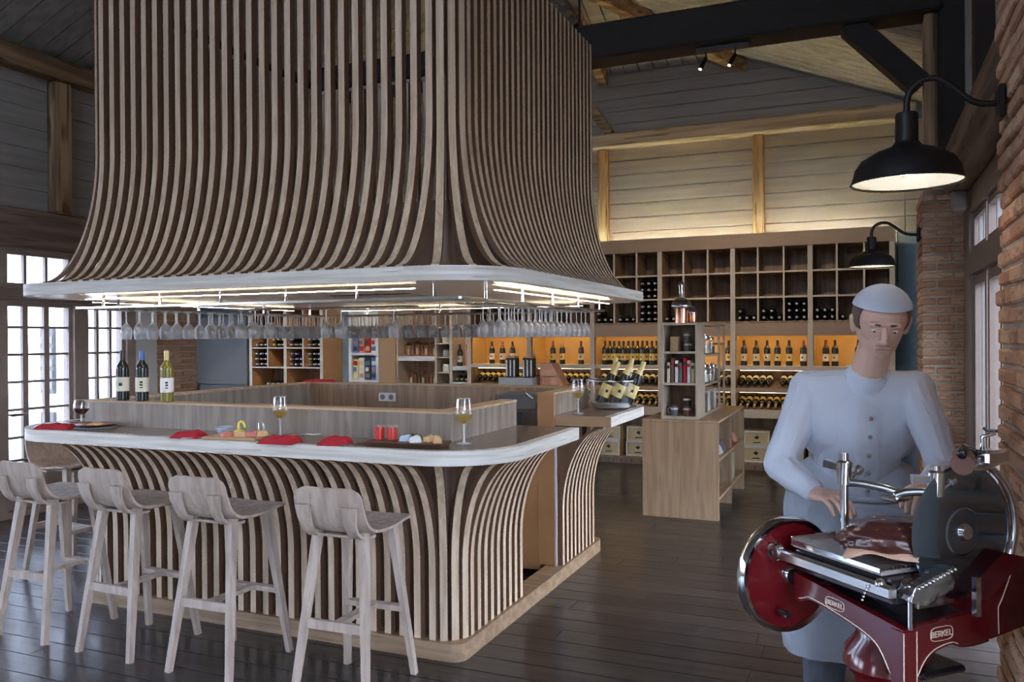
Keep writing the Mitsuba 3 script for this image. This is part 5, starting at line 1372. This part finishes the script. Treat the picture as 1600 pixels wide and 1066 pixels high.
for s in (-1, 1):
    hd += [bone((.085 * s, .008, .020), (.080 * s, .004, -.022), .015, .011)]
hm_ = blob(hd, .007, 5)
hm_.apply_transform(np.array(Rh.matrix))
mx = m3.Manifold.batch_boolean([mf(body_all), mf(hm_)], m3.OpType.Add)
person = thing('person', 'person in white chef jacket, cap and long apron bending over the red slicer', 'person')
fm = mx.to_mesh()
part(person, 'body', P(trimesh.Trimesh(fm.vert_properties[:, :3], fm.tri_verts, process=False), 'skin', True))
def hd_part(name, mesh, mat, smooth=True, label=None):
    part(person, name, P(moved(mesh, Rh), mat, smooth), label=label)
for s in (-1, 1):
    hd_part('eye', moved(trimesh.creation.icosphere(2, .0105), T().translate([.031 * s, -.0745, .013]).scale([1.1, .7, .42])), 'eye_white')
    hd_part('iris', moved(trimesh.creation.icosphere(2, .0045), T().translate([.031 * s, -.0790, .0115]).scale([1, .8, .9])), 'print_black')
    hd_part('eyebrow', rod((.016 * s, -.0865, .036), (.046 * s, -.077, .036), .0042, 8, .003), 'hair_brown')
hd_part('lips', cat(rod((-.019, -.0885, -.0485), (.019, -.0885, -.0485), .0042, 8)), 'lip')
hair = m3.Manifold.batch_hull([ball((0, .014, .036), .093, 24), ball((0, .045, -.02), .062, 20)]) - m3.Manifold.cube((.3, .3, .3)).translate((-.15, -.335, -.22)) - m3.Manifold.cube((.3, .2, .14)).translate((-.15, -.13, -.145))
hr = hair.refine_to_length(.010).to_mesh(); hv = np.array(hr.vert_properties[:, :3], float)
hv += .003 * (meshkit.fbm(hv * 90, 2, 3) - .5)[:, None]
hd_part('hair', trimesh.Trimesh(hv, hr.tri_verts, process=False), 'hair_brown')
capm = (m3.Manifold.sphere(.0985, 40).translate((0, .012, .038)) - m3.Manifold.sphere(.0915, 40).translate((0, .012, .036)))
capm = capm - m3.Manifold.cube((.4, .4, .3)).translate((-.2, -.2, -.262 + .0)).rotate((-8, 0, 0)).translate((0, 0, .03))
cmm = capm.to_mesh()
hd_part('cap', trimesh.Trimesh(cmm.vert_properties[:, :3], cmm.tri_verts, process=False), 'jacket_white', 40, 'white cap')
# jacket over trunk and arms
jk = []
jk += chain([hip + V(0, 0, .0), V(px_ + .005, py_ + .035, 1.10), chest], [.148, .140, .153])
jk += [m3.Manifold.batch_hull([ball(shR + V(-.002, 0, .002), .068), ball(shL + V(.002, 0, .002), .068), ball(chest + V(-.07, 0, 0), .131), ball(chest + V(.07, 0, 0), .131)])]
jk += [bone(chest + V(.02, .01, .10), neck + V(-.004, .008, -.022), .10, .073)]
for sh, el, wr in ((shR, elR, wrR), (shL, elL, wrL)):
    e2 = el + (wr - el) * .86
    jk += chain([sh, (sh + el) / 2, el], [.068, .060, .052]) + chain([el, (el + e2) / 2, e2], [.052, .047, .039])
jm = blob(jk, .015, 6)
nv = jm.vertices; fr = meshkit.fbm(np.asarray(nv) * np.array([9, 9, 5]), 3, 5) - .5
jm.vertices = nv + jm.vertex_normals * (fr * .024)[:, None]
part(person, 'jacket', P(jm, 'jacket_white', True), label='white chef jacket')
part(person, 'collar', P(moved(lathe([(.070, -.03), (.078, -.02), (.074, .022), (.066, .024), (.064, -.01)], 30, True), T().translate((neck + V(-.003, .012, -.02)).tolist()).rotate([1, 0, 0], 24)), 'jacket_white', True))
for k in range(5):
    part(person, 'button', P(moved(trimesh.creation.icosphere(1, .007), T().translate([px_ + .055 - .003 * k, py_ - .162 + .008 * abs(k - 2) + .006 * k, 1.32 - .062 * k])), 'frame_grey', True))
# apron
ap = blob([bone(hip + V(-.07, -.01, .06), hip + V(.07, -.01, .06), .165, .165), m3.Manifold.batch_hull([ball(hip + V(-.08, -.01, .02), .165), ball(hip + V(.08, -.01, .02), .165), ball(V(px_ - .12, py_ + .03, .50), .13), ball(V(px_ + .12, py_ + .03, .50), .13)])], .02, 4)
am = mf(ap) - m3.Manifold.cube((1, 1, 1)).translate((-.5, py_ + .10, .2)) - m3.Manifold.cube((1, 1, .3)).translate((-.5, py_ - .5, .16))
am = am.refine_to_length(.025).to_mesh(); avv = np.array(am.vert_properties[:, :3], float)
ag = trimesh.Trimesh(avv, am.tri_verts, process=True)
ag.vertices = ag.vertices + ag.vertex_normals * ((meshkit.fbm(np.asarray(ag.vertices) * np.array([14, 14, 2.5]), 3, 9) - .5) * .02)[:, None]
part(person, 'apron', P(ag, 'apron_cloth', 60), label='long pale apron')
part(person, 'apron_tie', P(tube([(px_ + .175 * math.cos(a) * 1.32, py_ + .05 + .18 * math.sin(a), 1.045) for a in np.linspace(0, 2 * math.pi, 40)], .012, 8, False), 'apron_cloth', True))
tr = []
for s in (-1, 1):
    hp = hip + V(.085 * s, .01, -.06); kn = V(px_ + .10 * s, py_ + .06, .50); an = V(px_ + .115 * s, py_ + .10, .10)
    tr += chain([hp, kn, an], [.108, .080, .062])
part(person, 'trousers', P(blob(tr, .02, 4), 'trouser_grey', True), label='dark grey trousers')
for s in (-1, 1):
    an = V(px_ + .115 * s, py_ + .10, .075)
    part(person, 'shoe', P(blob([m3.Manifold.batch_hull([ball(an + V(0, .03, -.02), .052), ball(an + V(.02 * s, -.15, -.038), .044), ball(an + V(.015 * s, -.05, .0), .05)]) - m3.Manifold.cube((2, 8, 1)).translate((-1, 0, -.999))], .015, 3), 'print_black', True))
